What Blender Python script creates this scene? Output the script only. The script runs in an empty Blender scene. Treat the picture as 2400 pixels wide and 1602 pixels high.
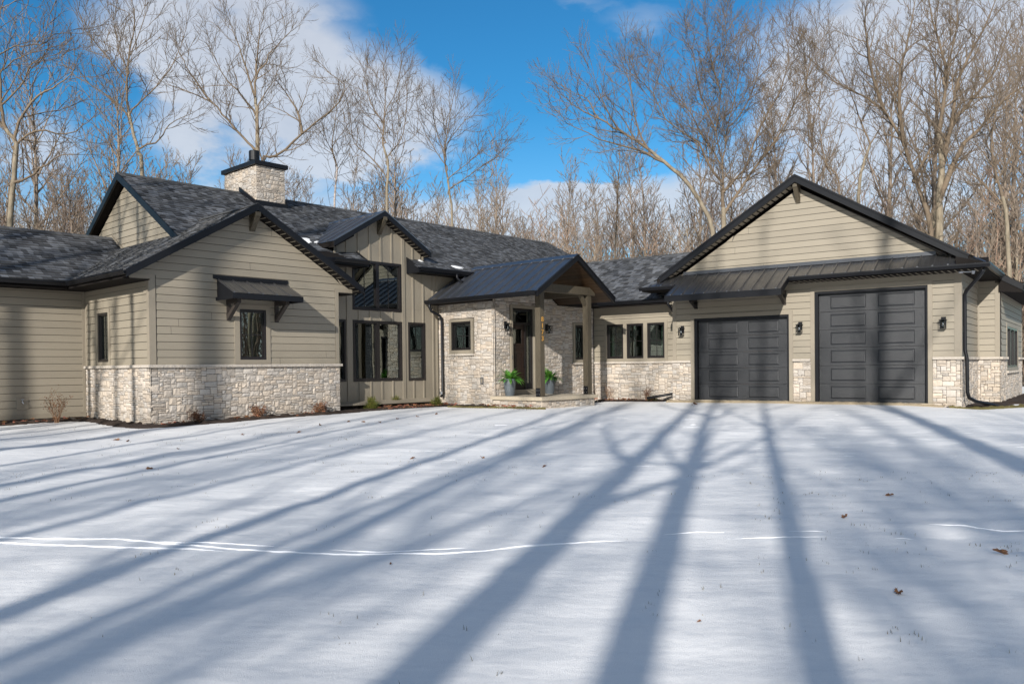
import bpy, bmesh, math, random
from mathutils import Vector, Matrix, noise
C = bpy.context.scene.collection
sc = bpy.context.scene
R = math.radians
# ------------------------------------------------------------------ camera, world, sun, exposure
cam_d = bpy.data.cameras.new('camera'); cam = bpy.data.objects.new('camera', cam_d); C.objects.link(cam); sc.camera = cam
cam_d.sensor_width = 36; cam_d.lens = 28.534; cam_d.shift_y = 0.0346; cam_d.clip_start = .05; cam_d.clip_end = 3000
EYE = 1.55
_r, _p = 0.0108133, -0.0127948
_f = Vector((0, math.cos(_p), math.sin(_p))); _u = Vector((0, -math.sin(_p), math.cos(_p))); _x = Vector((1, 0, 0))
cx = _x * math.cos(_r) - _u * math.sin(_r); cu = _x * math.sin(_r) + _u * math.cos(_r)
# camera axes: right, up, back
cam.matrix_world = Matrix(((cx.x, cu.x, -_f.x, 0), (cx.y, cu.y, -_f.y, 0), (cx.z, cu.z, -_f.z, EYE), (0, 0, 0, 1)))
SUN_AZ, SUN_EL = 16.0, 21.5          # light travels towards azimuth 16 deg right of +Y
sun_d = bpy.data.lights.new('sun', 'SUN'); sun = bpy.data.objects.new('sun', sun_d); C.objects.link(sun)
sun_d.energy = 4.3; sun_d.angle = R(.53); sun_d.color = (1, .955, .89)
_sd = Vector((math.sin(R(SUN_AZ)) * math.cos(R(SUN_EL)), math.cos(R(SUN_AZ)) * math.cos(R(SUN_EL)), -math.sin(R(SUN_EL))))
sun.rotation_euler = _sd.to_track_quat('-Z', 'Y').to_euler()
W = bpy.data.worlds.new('World'); sc.world = W; W.use_nodes = True
def nd(nt, typ, **k):
    n = nt.nodes.new(typ)
    for a, b in k.items():
        if a == 'inp':
            for i, v in b.items(): n.inputs[i].default_value = v
        else: setattr(n, a, b)
    return n
def build_world():
    nt = W.node_tree; nt.nodes.clear(); L = nt.links.new
    out = nd(nt, 'ShaderNodeOutputWorld'); bg = nd(nt, 'ShaderNodeBackground', inp={1: .105}); L(bg.outputs[0], out.inputs[0])
    sky = nd(nt, 'ShaderNodeTexSky', sky_type='NISHITA', sun_disc=False, sun_elevation=R(SUN_EL), sun_rotation=R(180 + SUN_AZ), altitude=200, air_density=1.0, dust_density=.35, ozone_density=2.2)
    hs = nd(nt, 'ShaderNodeHueSaturation', inp={'Saturation': 1.1, 'Value': 1.0}); L(sky.outputs[0], hs.inputs['Color']); tn = nd(nt, 'ShaderNodeMixRGB', blend_type='MULTIPLY', inp={0: 1, 2: (.22, .68, .86, 1)}); L(hs.outputs[0], tn.inputs[1]); tc0 = nd(nt, 'ShaderNodeTexCoord'); sp0 = nd(nt, 'ShaderNodeSeparateXYZ'); L(tc0.outputs['Generated'], sp0.inputs[0]); tf = nd(nt, 'ShaderNodeMapRange', inp={1: -.02, 2: .30, 3: .25, 4: 1}); L(sp0.outputs[2], tf.inputs[0]); L(tf.outputs[0], tn.inputs[0])
    tc = nd(nt, 'ShaderNodeTexCoord')
    # clouds: fixed masses in the sky, given as directions (x, y, z), softened and torn by noise
    mp = nd(nt, 'ShaderNodeMapping', inp={3: (1, 1, 1.9)}); L(tc.outputs['Generated'], mp.inputs[0])
    n1 = nd(nt, 'ShaderNodeTexNoise', inp={'Scale': 2.6, 'Detail': 7, 'Roughness': .52, 'Distortion': .35}); L(mp.outputs[0], n1.inputs[0])
    n2 = nd(nt, 'ShaderNodeTexNoise', inp={'Scale': 9, 'Detail': 6, 'Roughness': .6}); L(mp.outputs[0], n2.inputs[0])
    total = None
    def M(op, a, b, cl=False):
        m = nd(nt, 'ShaderNodeMath', operation=op, use_clamp=cl)
        for i, v in ((0, a), (1, b)):
            if isinstance(v, (int, float)): m.inputs[i].default_value = v
            else: L(v, m.inputs[i])
        return m.outputs[0]
    sep = nd(nt, 'ShaderNodeSeparateXYZ'); L(tc.outputs['Generated'], sep.inputs[0])
    # horizontal angle (tan) and elevation (tan) of the direction, ahead of the house
    yy = M('MAXIMUM', sep.outputs[1], .05)
    tx = M('DIVIDE', sep.outputs[0], yy); tz = M('DIVIDE', sep.outputs[2], yy)
    tx2 = M('ADD', tx, M('MULTIPLY', M('SUBTRACT', n1.outputs[0], .5), .22)); tz2 = M('ADD', tz, M('MULTIPLY', M('SUBTRACT', n2.outputs[0], .5), .12))
    for (x, z, w, h, s) in CLOUDS:
        dx = M('DIVIDE', M('SUBTRACT', tx2, x), w); dz = M('DIVIDE', M('SUBTRACT', tz2, z), h)
        d = M('ADD', M('MULTIPLY', dx, dx), M('MULTIPLY', dz, dz))
        g = M('MULTIPLY', M('SUBTRACT', 1.0, d, True), s)
        total = g if total is None else M('ADD', total, g)
    ahead = M('GREATER_THAN', sep.outputs[1], .05)
    other = M('MULTIPLY', M('SUBTRACT', 1.0, ahead), M('MULTIPLY', M('SUBTRACT', n1.outputs[0], .36, True), 7.0))  # unseen cloud behind the viewer, added to make the ambient light more neutral
    det = M('ADD', .55, M('MULTIPLY', M('SUBTRACT', n2.outputs[0], .5), 2.0))
    fac = M('ADD', M('MULTIPLY', M('MULTIPLY', total, ahead), M('ADD', det, M('MULTIPLY', n1.outputs[0], .9))), other, True)
    sm = nd(nt, 'ShaderNodeMapRange', interpolation_type='SMOOTHSTEP', inp={1: .14, 2: 1.15, 3: 0, 4: .84}); L(fac, sm.inputs[0])
    cc = nd(nt, 'ShaderNodeMixRGB', inp={1: (3.5, 3.7, 4.2, 1), 2: (5.7, 5.75, 5.9, 1)}); L(n2.outputs[0], cc.inputs[0])
    mx = nd(nt, 'ShaderNodeMixRGB'); L(sm.outputs[0], mx.inputs[0]); L(tn.outputs[0], mx.inputs[1]); L(cc.outputs[0], mx.inputs[2])
    L(mx.outputs[0], bg.inputs[0])
CLOUDS = [(-.36, .42, .22, .09, 1.3), (-.30, .31, .19, .11, 1.3), (-.15, .31, .15, .085, 1.3), (-.60, .27, .10, .07, .9), (-.58, .14, .18, .09, 1.1), (-.22, .17, .24, .07, 1.0), (-.04, .16, .12, .055, 1.3), (-.30, .10, .45, .06, .7),
          (.07, .19, .11, .05, 2.0), (.20, .18, .17, .065, 1.5), (.44, .22, .25, .13, 1.2), (.50, .36, .24, .15, 1.6), (.60, .48, .22, .09, 1.3), (.18, .425, .07, .03, .45), (.11, .45, .05, .02, .35), (.25, .08, .5, .05, .8)]
build_world()
sc.view_settings.view_transform = 'Standard'; sc.view_settings.look = 'None'; sc.view_settings.gamma = 1; sc.view_settings.use_curve_mapping = False
sc.view_settings.exposure = .55
# ------------------------------------------------------------------ frames of the two wings of the house (metres; a runs away from the viewer, b to the left)
class Frame:
    def __init__(s, ox, oy, ang): s.o = (ox, oy); s.a = (math.sin(ang), math.cos(ang)); s.b = (-math.cos(ang), math.sin(ang))
    def w(s, a, b, z): return Vector((s.o[0] + s.a[0] * a + s.b[0] * b, s.o[1] + s.a[1] * a + s.b[1] * b, z + EYE))
L_ = Frame(-8.12, 18.25, .743371)
G_ = Frame(11.35, 20.52, .636372)
def gz(x, y):
    t = min(1, max(0, (y - 2) / 18)); g = .05 + .33 * t
    if x > 3: g += .06 * min(1, (x - 3) / 4) * t * (1 if x < 10.2 else max(0, 1 - (x - 10.2) / 1.2))
    if x < -3.5: g -= .05 * min(1, (-3.5 - x) / 4) * t
    return g
# ------------------------------------------------------------------ objects
def put(o, parent=None, **props):
    C.objects.link(o)
    if parent is not None:
        o.parent = parent; o.matrix_parent_inverse = pworld(parent).inverted()
    for k, v in props.items(): o[k] = v
    return o
ORG = {}
def pworld(p): return Matrix.Translation(ORG[p.name]) if p.name in ORG else Matrix()
def thing(name, label, cat, loc, group=None):
    o = bpy.data.objects.new(name, None); o.empty_display_size = .2; C.objects.link(o); o.location = loc
    ORG[o.name] = Vector(loc); o['label'] = label; o['category'] = cat
    if group: o['group'] = group
    return o
class MB:
    def __init__(s): s.v = []; s.f = []; s.c = []; s.col = (1, 1, 1)
    def add(s, vs, fs, col=None):
        n = len(s.v); s.v.extend(vs); c = col or s.col
        for f in fs: s.f.append(tuple(i + n for i in f)); s.c.append(c)
    def quad(s, a, b, c, d, col=None): s.add([a, b, c, d], [(0, 1, 2, 3)], col)
    def box(s, P, s0, s1, d0, d1, z0, z1, col=None):
        vs = [P(x, y, z) for z in (z0, z1) for y in (d0, d1) for x in (s0, s1)]
        s.add(vs, [(0, 1, 3, 2), (4, 6, 7, 5), (0, 4, 5, 1), (2, 3, 7, 6), (0, 2, 6, 4), (1, 5, 7, 3)], col)
    def prism(s, P, poly, d0, d1, col=None):      # poly of (s,z), extruded along d
        n = len(poly); vs = [P(x, d0, z) for x, z in poly] + [P(x, d1, z) for x, z in poly]
        s.add(vs, [tuple(range(n)), tuple(range(2 * n - 1, n - 1, -1))] + [(i, (i + 1) % n, n + (i + 1) % n, n + i) for i in range(n)], col)
    def tube(s, pts, rad, n=6, col=None, cap=True):
        pts = [Vector(p) for p in pts]; m = len(pts)
        if isinstance(rad, (int, float)): rad = [rad] * m
        base = len(s.v); up = None
        for i, p in enumerate(pts):
            t = (pts[min(i + 1, m - 1)] - pts[max(i - 1, 0)])
            if t.length < 1e-9: t = Vector((0, 0, 1))
            t.normalize()
            if up is None:
                up = t.orthogonal().normalized()
            else:
                up = up - t * up.dot(t)
                up = up.normalized() if up.length > 1e-6 else t.orthogonal().normalized()
            b = t.cross(up)
            for k in range(n):
                a = 2 * math.pi * k / n; s.v.append(p + (up * math.cos(a) + b * math.sin(a)) * rad[i])
        c = col or s.col
        for i in range(m - 1):
            for k in range(n):
                k2 = (k + 1) % n; o = base + i * n
                s.f.append((o + k, o + k2, o + n + k2, o + n + k)); s.c.append(c)
        if cap:
            s.f.append(tuple(base + k for k in reversed(range(n)))); s.c.append(c)
            s.f.append(tuple(base + (m - 1) * n + k for k in range(n))); s.c.append(c)
    def lathe(s, cx, cy, prof, n=20, col=None):
        base = len(s.v)
        for r, z in prof:
            for k in range(n):
                a = 2 * math.pi * k / n; s.v.append(Vector((cx + r * math.cos(a), cy + r * math.sin(a), z)))
        c = col or s.col
        for i in range(len(prof) - 1):
            for k in range(n):
                k2 = (k + 1) % n; s.f.append((base + i * n + k, base + i * n + k2, base + (i + 1) * n + k2, base + (i + 1) * n + k)); s.c.append(c)
        s.f.append(tuple(base + k for k in reversed(range(n)))); s.c.append(c)
        s.f.append(tuple(base + (len(prof) - 1) * n + k for k in range(n))); s.c.append(c)
    def mesh(s, name, mat, smooth=False, recalc=False):
        me = bpy.data.meshes.new(name); me.from_pydata([tuple(v) for v in s.v], [], s.f)
        at = me.attributes.new('tint', 'FLOAT_COLOR', 'FACE')
        fl = []
        for c in s.c: fl += [c[0], c[1], c[2], 1]
        at.data.foreach_set('color', fl)
        if mat: me.materials.append(mat)
        if recalc:
            b = bmesh.new(); b.from_mesh(me); bmesh.ops.recalc_face_normals(b, faces=b.faces); b.to_mesh(me); b.free()
        if smooth: me.shade_smooth()
        me.update(); return me
    def build(s, name, mat, parent=None, smooth=False, recalc=True, **props):
        return put(bpy.data.objects.new(name, s.mesh(name, mat, smooth, recalc)), parent, **props)
# ------------------------------------------------------------------ materials
def mat(name, base, rough=.6, metal=0, tint=False, noise_amt=0, noise_scale=5, bump=0, bump_scale=40, stretch=None, coat=0, spec=.5, sss=0, dark=(.6, .6, .6)):
    m = bpy.data.materials.new(name); m.use_nodes = True; nt = m.node_tree; L = nt.links.new
    b = nt.nodes['Principled BSDF']; b.inputs['Base Color'].default_value = (*base, 1); b.inputs['Roughness'].default_value = rough; b.inputs['Metallic'].default_value = metal
    b.inputs['Specular IOR Level'].default_value = spec; b.inputs['Coat Weight'].default_value = coat
    if sss: b.inputs['Subsurface Weight'].default_value = sss; b.inputs['Subsurface Radius'].default_value = (.03, .035, .05); b.inputs['Subsurface Scale'].default_value = 1
    tc = nd(nt, 'ShaderNodeTexCoord'); mp = nd(nt, 'ShaderNodeMapping'); L(tc.outputs['Object'], mp.inputs[0])
    if stretch: mp.inputs[3].default_value = stretch
    cur = None
    if tint:
        a = nd(nt, 'ShaderNodeAttribute', attribute_name='tint'); mx = nd(nt, 'ShaderNodeMixRGB', blend_type='MULTIPLY', inp={0: 1, 2: (*base, 1)}); L(a.outputs['Color'], mx.inputs[1]); cur = mx.outputs[0]
    if noise_amt:
        n = nd(nt, 'ShaderNodeTexNoise', inp={'Scale': noise_scale, 'Detail': 6, 'Roughness': .6}); L(mp.outputs[0], n.inputs[0])
        rp = nd(nt, 'ShaderNodeMapRange', inp={1: .3, 2: .7, 3: 0, 4: noise_amt}); L(n.outputs[0], rp.inputs[0])
        mx = nd(nt, 'ShaderNodeMixRGB', blend_type='MULTIPLY', inp={1: (*base, 1), 2: (*dark, 1)}); L(rp.outputs[0], mx.inputs[0])
        if cur: L(cur, mx.inputs[1])
        cur = mx.outputs[0]
    if cur: L(cur, b.inputs['Base Color'])
    if bump:
        n = nd(nt, 'ShaderNodeTexNoise', inp={'Scale': bump_scale, 'Detail': 5, 'Roughness': .6}); L(mp.outputs[0], n.inputs[0])
        bp = nd(nt, 'ShaderNodeBump', inp={'Strength': bump, 'Distance': .02}); L(n.outputs[0], bp.inputs['Height']); L(bp.outputs[0], b.inputs['Normal'])
    return m
M_SIDE = mat('siding_paint', (.258, .224, .170), .6, tint=True, noise_amt=.25, noise_scale=3, bump=.25, bump_scale=60, stretch=(1, 1, 4), dark=(.82, .82, .82))
M_BATT = mat('batten_panel_paint', (.236, .204, .155), .6, tint=True, noise_amt=.3, noise_scale=4, bump=.3, bump_scale=70, stretch=(1, 1, .15), dark=(.8, .8, .8))
M_TRIM = mat('trim_paint', (.242, .208, .158), .6, noise_amt=.25, noise_scale=8, bump=.15, bump_scale=90, dark=(.8, .8, .8))
M_STONE = mat('ashlar_stone', (.49, .43, .365), .85, tint=True, noise_amt=.4, noise_scale=26, bump=.55, bump_scale=38, dark=(.62, .60, .58))
M_MORTAR = mat('mortar', (.075, .066, .056), .95, bump=.4, bump_scale=80)
M_LEDGE = mat('ledge_stone', (.47, .42, .36), .85, noise_amt=.5, noise_scale=20, bump=.8, bump_scale=50, dark=(.7, .68, .66))
M_SHIN = mat('asphalt_shingle', (1, 1, 1), .9, tint=True, noise_amt=.5, noise_scale=60, bump=.3, bump_scale=150, dark=(.6, .6, .62), spec=.25)
M_METAL = mat('dark_standing_seam', (.30, .30, .305), .33, metal=.95, noise_amt=.6, noise_scale=6, dark=(.7, .7, .75), bump=.03, bump_scale=8)
M_BLACK = mat('black_trim_metal', (.0065, .007, .009), .42, spec=.3, noise_amt=.3, noise_scale=6)
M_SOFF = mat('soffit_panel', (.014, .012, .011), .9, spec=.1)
M_BRK = mat('dark_stained_bracket', (.035, .027, .022), .6, noise_amt=.5, noise_scale=12, bump=.2)
M_SOFFW = mat('cedar_ceiling_boards', (.050, .026, .010), .5, tint=True, noise_amt=.6, noise_scale=9, stretch=(1, 1, 1), bump=.2, bump_scale=40, dark=(.4, .35, .3))
M_FRAME = mat('bronze_window_frame', (.012, .010, .010), .35)
M_DOORG = mat('garage_door_steel', (.0125, .014, .017), .42, noise_amt=.35, noise_scale=12, bump=.35, bump_scale=130, stretch=(1, 1, 3), dark=(.7, .7, .7))
M_TIMB = mat('stained_timber', (.085, .068, .043), .65, noise_amt=.7, noise_scale=9, bump=.5, bump_scale=30, stretch=(4, 4, .6), dark=(.5, .48, .45))
M_DOORW = mat('dark_entry_door_wood', (.018, .009, .006), .35, noise_amt=.5, noise_scale=14, stretch=(3, 3, .5), bump=.2, bump_scale=50)
M_CONC = mat('concrete_slab', (.42, .36, .27), .85, noise_amt=.4, noise_scale=10, bump=.4, bump_scale=120, dark=(.75, .72, .7))
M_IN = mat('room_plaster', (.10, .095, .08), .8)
M_CURT = mat('sheer_curtain', (.32, .36, .33), .8)
M_GOLD = mat('gold_numerals', (.52, .28, .07), .4, metal=.3)
M_STEEL = mat('galvanised_steel', (.45, .46, .48), .3, metal=.9)
M_POT = mat('grey_planter_glaze', (.085, .10, .112), .45, noise_amt=.5, noise_scale=12, bump=.1, bump_scale=60)
M_SOIL = mat('potting_soil', (.03, .02, .012), .95, bump=.6)
M_FERN = mat('fern_frond', (.075, .23, .03), .5, tint=True)
M_SHRUB = mat('evergreen_leaf', (.085, .105, .022), .6, tint=True)
M_TWIGB = mat('shrub_twig', (.19, .10, .05), .8, tint=True)
M_LEAF = mat('dry_oak_leaf', (.165, .078, .036), .75, tint=True)
M_BARK = mat('tree_bark', (.30, .25, .18), .9, tint=True, noise_amt=.8, noise_scale=5, bump=.9, bump_scale=14, stretch=(2, 2, .5), dark=(.4, .38, .34))
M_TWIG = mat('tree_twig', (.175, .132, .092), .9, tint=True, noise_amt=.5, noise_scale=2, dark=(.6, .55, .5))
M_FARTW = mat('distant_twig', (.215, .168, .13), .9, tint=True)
M_MULCH = mat('bark_mulch', (.045, .026, .016), .95, noise_amt=.9, noise_scale=30, bump=1, bump_scale=45, dark=(.3, .3, .3))
M_GRAV = mat('pea_gravel', (.50, .41, .28), .9, noise_amt=.9, noise_scale=55, bump=1, bump_scale=80, dark=(.45, .4, .35))
M_GRASS = mat('dormant_grass', (.16, .13, .04), .9, tint=True)
M_FLOORW = mat('forest_floor', (.20, .15, .10), .95, noise_amt=.9, noise_scale=.6, bump=1, bump_scale=4)
M_LAMPG = None
def glassy(name, tint, gl, rough=0.0, ior=1.9):
    m = bpy.data.materials.new(name); m.use_nodes = True; nt = m.node_tree; nt.nodes.clear(); L = nt.links.new
    out = nd(nt, 'ShaderNodeOutputMaterial'); mx = nd(nt, 'ShaderNodeMixShader'); tr = nd(nt, 'ShaderNodeBsdfTransparent', inp={0: (*tint, 1)}); g = nd(nt, 'ShaderNodeBsdfGlossy', inp={0: (.82, .90, .87, 1), 1: rough})
    fr = nd(nt, 'ShaderNodeFresnel', inp={0: ior}); ad = nd(nt, 'ShaderNodeMath', operation='ADD', use_clamp=True, inp={1: gl})
    tc = nd(nt, 'ShaderNodeTexCoord'); n = nd(nt, 'ShaderNodeTexNoise', inp={'Scale': 1.3, 'Detail': 1}); L(tc.outputs['Object'], n.inputs[0]); bp = nd(nt, 'ShaderNodeBump', inp={'Strength': .02, 'Distance': .1}); L(n.outputs[0], bp.inputs['Height']); L(bp.outputs[0], g.inputs['Normal'])
    L(fr.outputs[0], ad.inputs[0]); L(ad.outputs[0], mx.inputs[0]); L(tr.outputs[0], mx.inputs[1]); L(g.outputs[0], mx.inputs[2]); L(mx.outputs[0], out.inputs[0]); return m
M_GLASS = glassy('window_glass', (.5, .58, .54), .15, 0, 1.8)
M_LAMPG = glassy('lantern_glass', (.95, .95, .95), .1)
def snow_mat():
    m = mat('fresh_snow', (.77, .765, .76), .6, spec=.3)
    nt = m.node_tree; L = nt.links.new; b = nt.nodes['Principled BSDF']; tc = [n for n in nt.nodes if n.type == 'TEX_COORD'][0]
    def NZ(sc_, det, ro=.6, st=(1, 1, 1)):
        mp = nd(nt, 'ShaderNodeMapping', inp={3: st}); L(tc.outputs['Object'], mp.inputs[0])
        n = nd(nt, 'ShaderNodeTexNoise', inp={'Scale': sc_, 'Detail': det, 'Roughness': ro}); L(mp.outputs[0], n.inputs[0]); return n
    n1, n2, n3 = NZ(2.2, 3, .5, (.7, 1.2, 1)), NZ(11, 3, .55, (.8, 1.2, 1)), NZ(130, 4, .8)
    b1 = nd(nt, 'ShaderNodeBump', inp={'Strength': .6, 'Distance': .05}); L(n1.outputs[0], b1.inputs['Height'])
    b2 = nd(nt, 'ShaderNodeBump', inp={'Strength': .16, 'Distance': .012}); L(n2.outputs[0], b2.inputs['Height']); L(b1.outputs[0], b2.inputs['Normal'])
    b3 = nd(nt, 'ShaderNodeBump', inp={'Strength': .8, 'Distance': .004}); L(n3.outputs[0], b3.inputs['Height']); L(b2.outputs[0], b3.inputs['Normal'])
    L(b3.outputs[0], b.inputs['Normal'])
    # small bare spots where the turf shows through
    n4 = NZ(26, 5, .75); n5 = NZ(.35, 2)
    th = nd(nt, 'ShaderNodeMapRange', inp={1: .40, 2: .75, 3: .80, 4: .64}); L(n5.outputs[0], th.inputs[0])
    gt = nd(nt, 'ShaderNodeMath', operation='GREATER_THAN'); L(n4.outputs[0], gt.inputs[0]); L(th.outputs[0], gt.inputs[1])
    mx = nd(nt, 'ShaderNodeMixRGB', inp={1: (.77, .765, .76, 1), 2: (.33, .32, .27, 1)}); L(gt.outputs[0], mx.inputs[0]); L(mx.outputs[0], b.inputs['Base Color'])
    return m
M_SNOW = snow_mat()
# ------------------------------------------------------------------ house
rnd = random.Random(7)
house = thing('house', 'long single-storey house with taupe siding, pale stone base and dark shingle and metal roofs', 'house', L_.w(8, 3, -1.2))
def wallB(F, c): return lambda s, d, z: F.w(s, c - d, z)        # wall running along a, facing the yard
def wallA(F, c): return lambda s, d, z: F.w(c - d, s, z)        # wall running along b
EXPO = .1785
def bands(z0, z1, holes):
    zs = {z0, z1}
    for h in holes:
        for z in (h[2], h[3]):
            if z0 < z < z1: zs.add(z)
    return sorted(zs)
def spans(s0, s1, z, holes):
    out = [(s0, s1)]
    for h in holes:
        if h[2] < z < h[3]:
            nxt = []
            for a, b in out:
                if h[1] <= a or h[0] >= b: nxt.append((a, b)); continue
                if h[0] > a: nxt.append((a, h[0]))
                if h[1] < b: nxt.append((h[1], b))
            out = nxt
    return [(a, b) for a, b in out if b - a > .004]
def siding(P, s0, s1, z0, z1, holes=(), lim=None, phase=0, joints=.5):
    mb = MB(); r = random.Random(int(abs(s0 * 97 + z1 * 31) * 10) + 3)
    z = z0 + phase
    while z < z1 - .01:
        zt = min(z + EXPO - .011, z1); zb = max(z, z0)  # slot added to bare dark sheath, imitating the shade under each lap
        jt = r.uniform(s0, s1) if r.random() < joints else None
        shade = 1 + r.uniform(-.05, .05)
        for ba, bb in zip(bands(zb, zt, holes)[:-1], bands(zb, zt, holes)[1:]):
            zm = (ba + bb) / 2; sp = spans(s0, s1, zm, holes)
            if jt is not None:
                sp2 = []
                for a, b in sp:
                    if a + .05 < jt < b - .05: sp2 += [(a, jt - .0035), (jt + .0035, b)]
                    else: sp2.append((a, b))
                sp = sp2
            d0 = .026 - .014 * (ba - z) / EXPO; d1 = .026 - .014 * (bb - z) / EXPO
            for a, b in sp:
                la, lb = (a, b); ta, tb = (a, b)
                if lim:
                    l0, l1 = lim(ba); t0, t1 = lim(bb)
                    la, lb = max(a, l0), min(b, l1); ta, tb = max(a, t0), min(b, t1)
                    if lb - la < .01: continue
                    if tb < ta: ta = tb = (ta + tb) / 2
                c = (shade, shade, shade)
                mb.quad(P(la, d0, ba), P(lb, d0, ba), P(tb, d1, bb), P(ta, d1, bb), c)
                if abs(ba - z) < 1e-6: mb.quad(P(la, .0, ba), P(lb, .0, ba), P(lb, d0, ba), P(la, d0, ba), c)
        z += EXPO
    return mb
def sheath(P, s0, s1, z0, z1, holes=(), gable=None):
    mb = MB(); D0, D1 = -.14, .001
    bs = bands(z0, z1, holes)
    for ba, bb in zip(bs[:-1], bs[1:]):
        for a, b in spans(s0, s1, (ba + bb) / 2, holes): mb.box(P, a, b, D0, D1, ba, bb)
    if gable: mb.prism(P, gable, D0, D1)
    return mb
def stones(P, s0, s1, z0, z1, holes=(), seed=1, cell=.043, keep=None, big=1.0, dmin=.022, dmax=.040):
    r = random.Random(seed); mb = MB(); W_ = max(1, round((s1 - s0) / cell)); H_ = max(1, round((z1 - z0) / cell)); cs = (s1 - s0) / W_; cz = (z1 - z0) / H_
    occ = [[False] * W_ for _ in range(H_)]
    for j in range(H_):
        for i in range(W_):
            s = s0 + (i + .5) * cs; z = z0 + (j + .5) * cz
            if any(h[0] < s < h[1] and h[2] < z < h[3] for h in holes) or (keep and not keep(s, z)): occ[j][i] = True
    for j in range(H_):
        for i in range(W_):
            if occ[j][i]: continue
            h = r.choice([1, 1, 1, 1, 2, 2, 2, 2, 3, 3, 4]); h = min(h, H_ - j)
            w = r.choice([2, 3, 4, 4, 5, 6, 7, 8] if h <= 2 else [3, 4, 5, 6]); 
            ww = 0
            while ww < w and i + ww < W_ and not occ[j][i + ww]: ww += 1
            if i + ww < W_ and not occ[j][i + ww] and (i + ww + 1 >= W_ or occ[j][i + ww + 1]): ww += 1
            for q in range(h):
                if any(occ[j + q][i + k] for k in range(ww)): h = q; break
            for q in range(h):
                for k in range(ww): occ[j + q][i + k] = True
            a, b = s0 + i * cs + .005, s0 + (i + ww) * cs - .005; c, d = z0 + j * cz + .005, z0 + (j + h) * cz - .005
            t = r.uniform(dmin, dmax); tone = r.choice([.98, 1.0, 1.05, .94, .88, 1.08, .82, 1.0]) + r.uniform(-.05, .05); warm = r.uniform(-.045, .045)
            col = (tone * (1 + warm), tone, tone * (1 - warm * 1.3))
            nx = max(2, min(6, int((b - a) / .06) + 1)); nz = 2 if d - c < .12 else 3
            vs = []; tx, tz = r.uniform(-.06, .06), r.uniform(-.1, .06)
            for zz in range(nz + 1):
                for xx in range(nx + 1):
                    u, v = xx / nx, zz / nz; edge = xx in (0, nx) or zz in (0, nz)
                    ss = a + (b - a) * u + (0 if xx in (0, nx) else r.uniform(-.008, .008)); z_ = c + (d - c) * v + (0 if zz in (0, nz) else r.uniform(-.008, .008))
                    dd = t * .72 + r.uniform(-.003, .003) if edge else t + r.uniform(-.004, .005) + (u - .5) * tx * .15 + (v - .5) * tz * .15
                    if edge: ss += r.uniform(-.0035, .0035); z_ += r.uniform(-.0035, .0035)
                    vs.append(P(ss, dd, z_))
            fs = []; n1 = nx + 1
            for zz in range(nz):
                for xx in range(nx): o = zz * n1 + xx; fs.append((o, o + 1, o + n1 + 1, o + n1))
            ring = [k for k in range(n1)] + [q * n1 + nx for q in range(1, nz + 1)] + [nz * n1 + k for k in range(nx - 1, -1, -1)] + [q * n1 for q in range(nz - 1, 0, -1)]
            back = []
            for k in ring: vs.append(vs[k]); back.append(len(vs) - 1)
            # side skirts go back to the mortar
            idx = {}
            for n_, k in enumerate(ring):
                xx, zz = k % n1, k // n1; vs[back[n_]] = P(a + (b - a) * xx / nx, -.005, c + (d - c) * zz / nz)
            for n_ in range(len(ring)): m_ = (n_ + 1) % len(ring); fs.append((ring[n_], ring[m_], back[m_], back[n_]))
            mb.add(vs, fs, col)
    return mb
def stonewall(name, P, s0, s1, z0, z1, holes=(), seed=1, keep=None, **k):
    o = stones(P, s0, s1, z0, z1, holes, seed, keep=keep, **k).build(name, M_STONE, house, recalc=False)
    m = MB(); bs = bands(z0, z1, holes)
    for ba, bb in zip(bs[:-1], bs[1:]):
        for a, b in spans(s0, s1, (ba + bb) / 2, holes): m.box(P, a, b, -.005, .012, ba, bb)
    m.build('mortar', M_MORTAR, o); return o
def ledge(P, s0, s1, zt, d=.085, h=.065, name='stone_ledge', seed=0):
    mb = MB(); r = random.Random(seed); s = s0
    while s < s1 - .01:
        e = min(s1, s + r.uniform(.5, .9)); e = s1 if s1 - e < .25 else e
        n = max(1, int((e - s) / .08)); 
        for k in range(n):
            a = s + (e - s - .004) * k / n; b = s + (e - s - .004) * (k + 1) / n; q = d + r.uniform(-.006, .006)
            mb.box(P, a, b, .0, q, zt - h, zt)
        s = e
    return mb.build(name, M_LEDGE, house)
def casing(P, s0, s1, z0, z1, i0, i1, j0, j1, d=.035, name='casing', sill=True):
    mb = MB(); mb.box(P, s0, i0, 0, d, z0, z1); mb.box(P, i1, s1, 0, d, z0, z1); mb.box(P, i0, i1, 0, d, j1, z1)
    if sill: mb.box(P, i0, i1, 0, d, z0, j0)
    return mb.build(name, M_TRIM, house)
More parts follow.
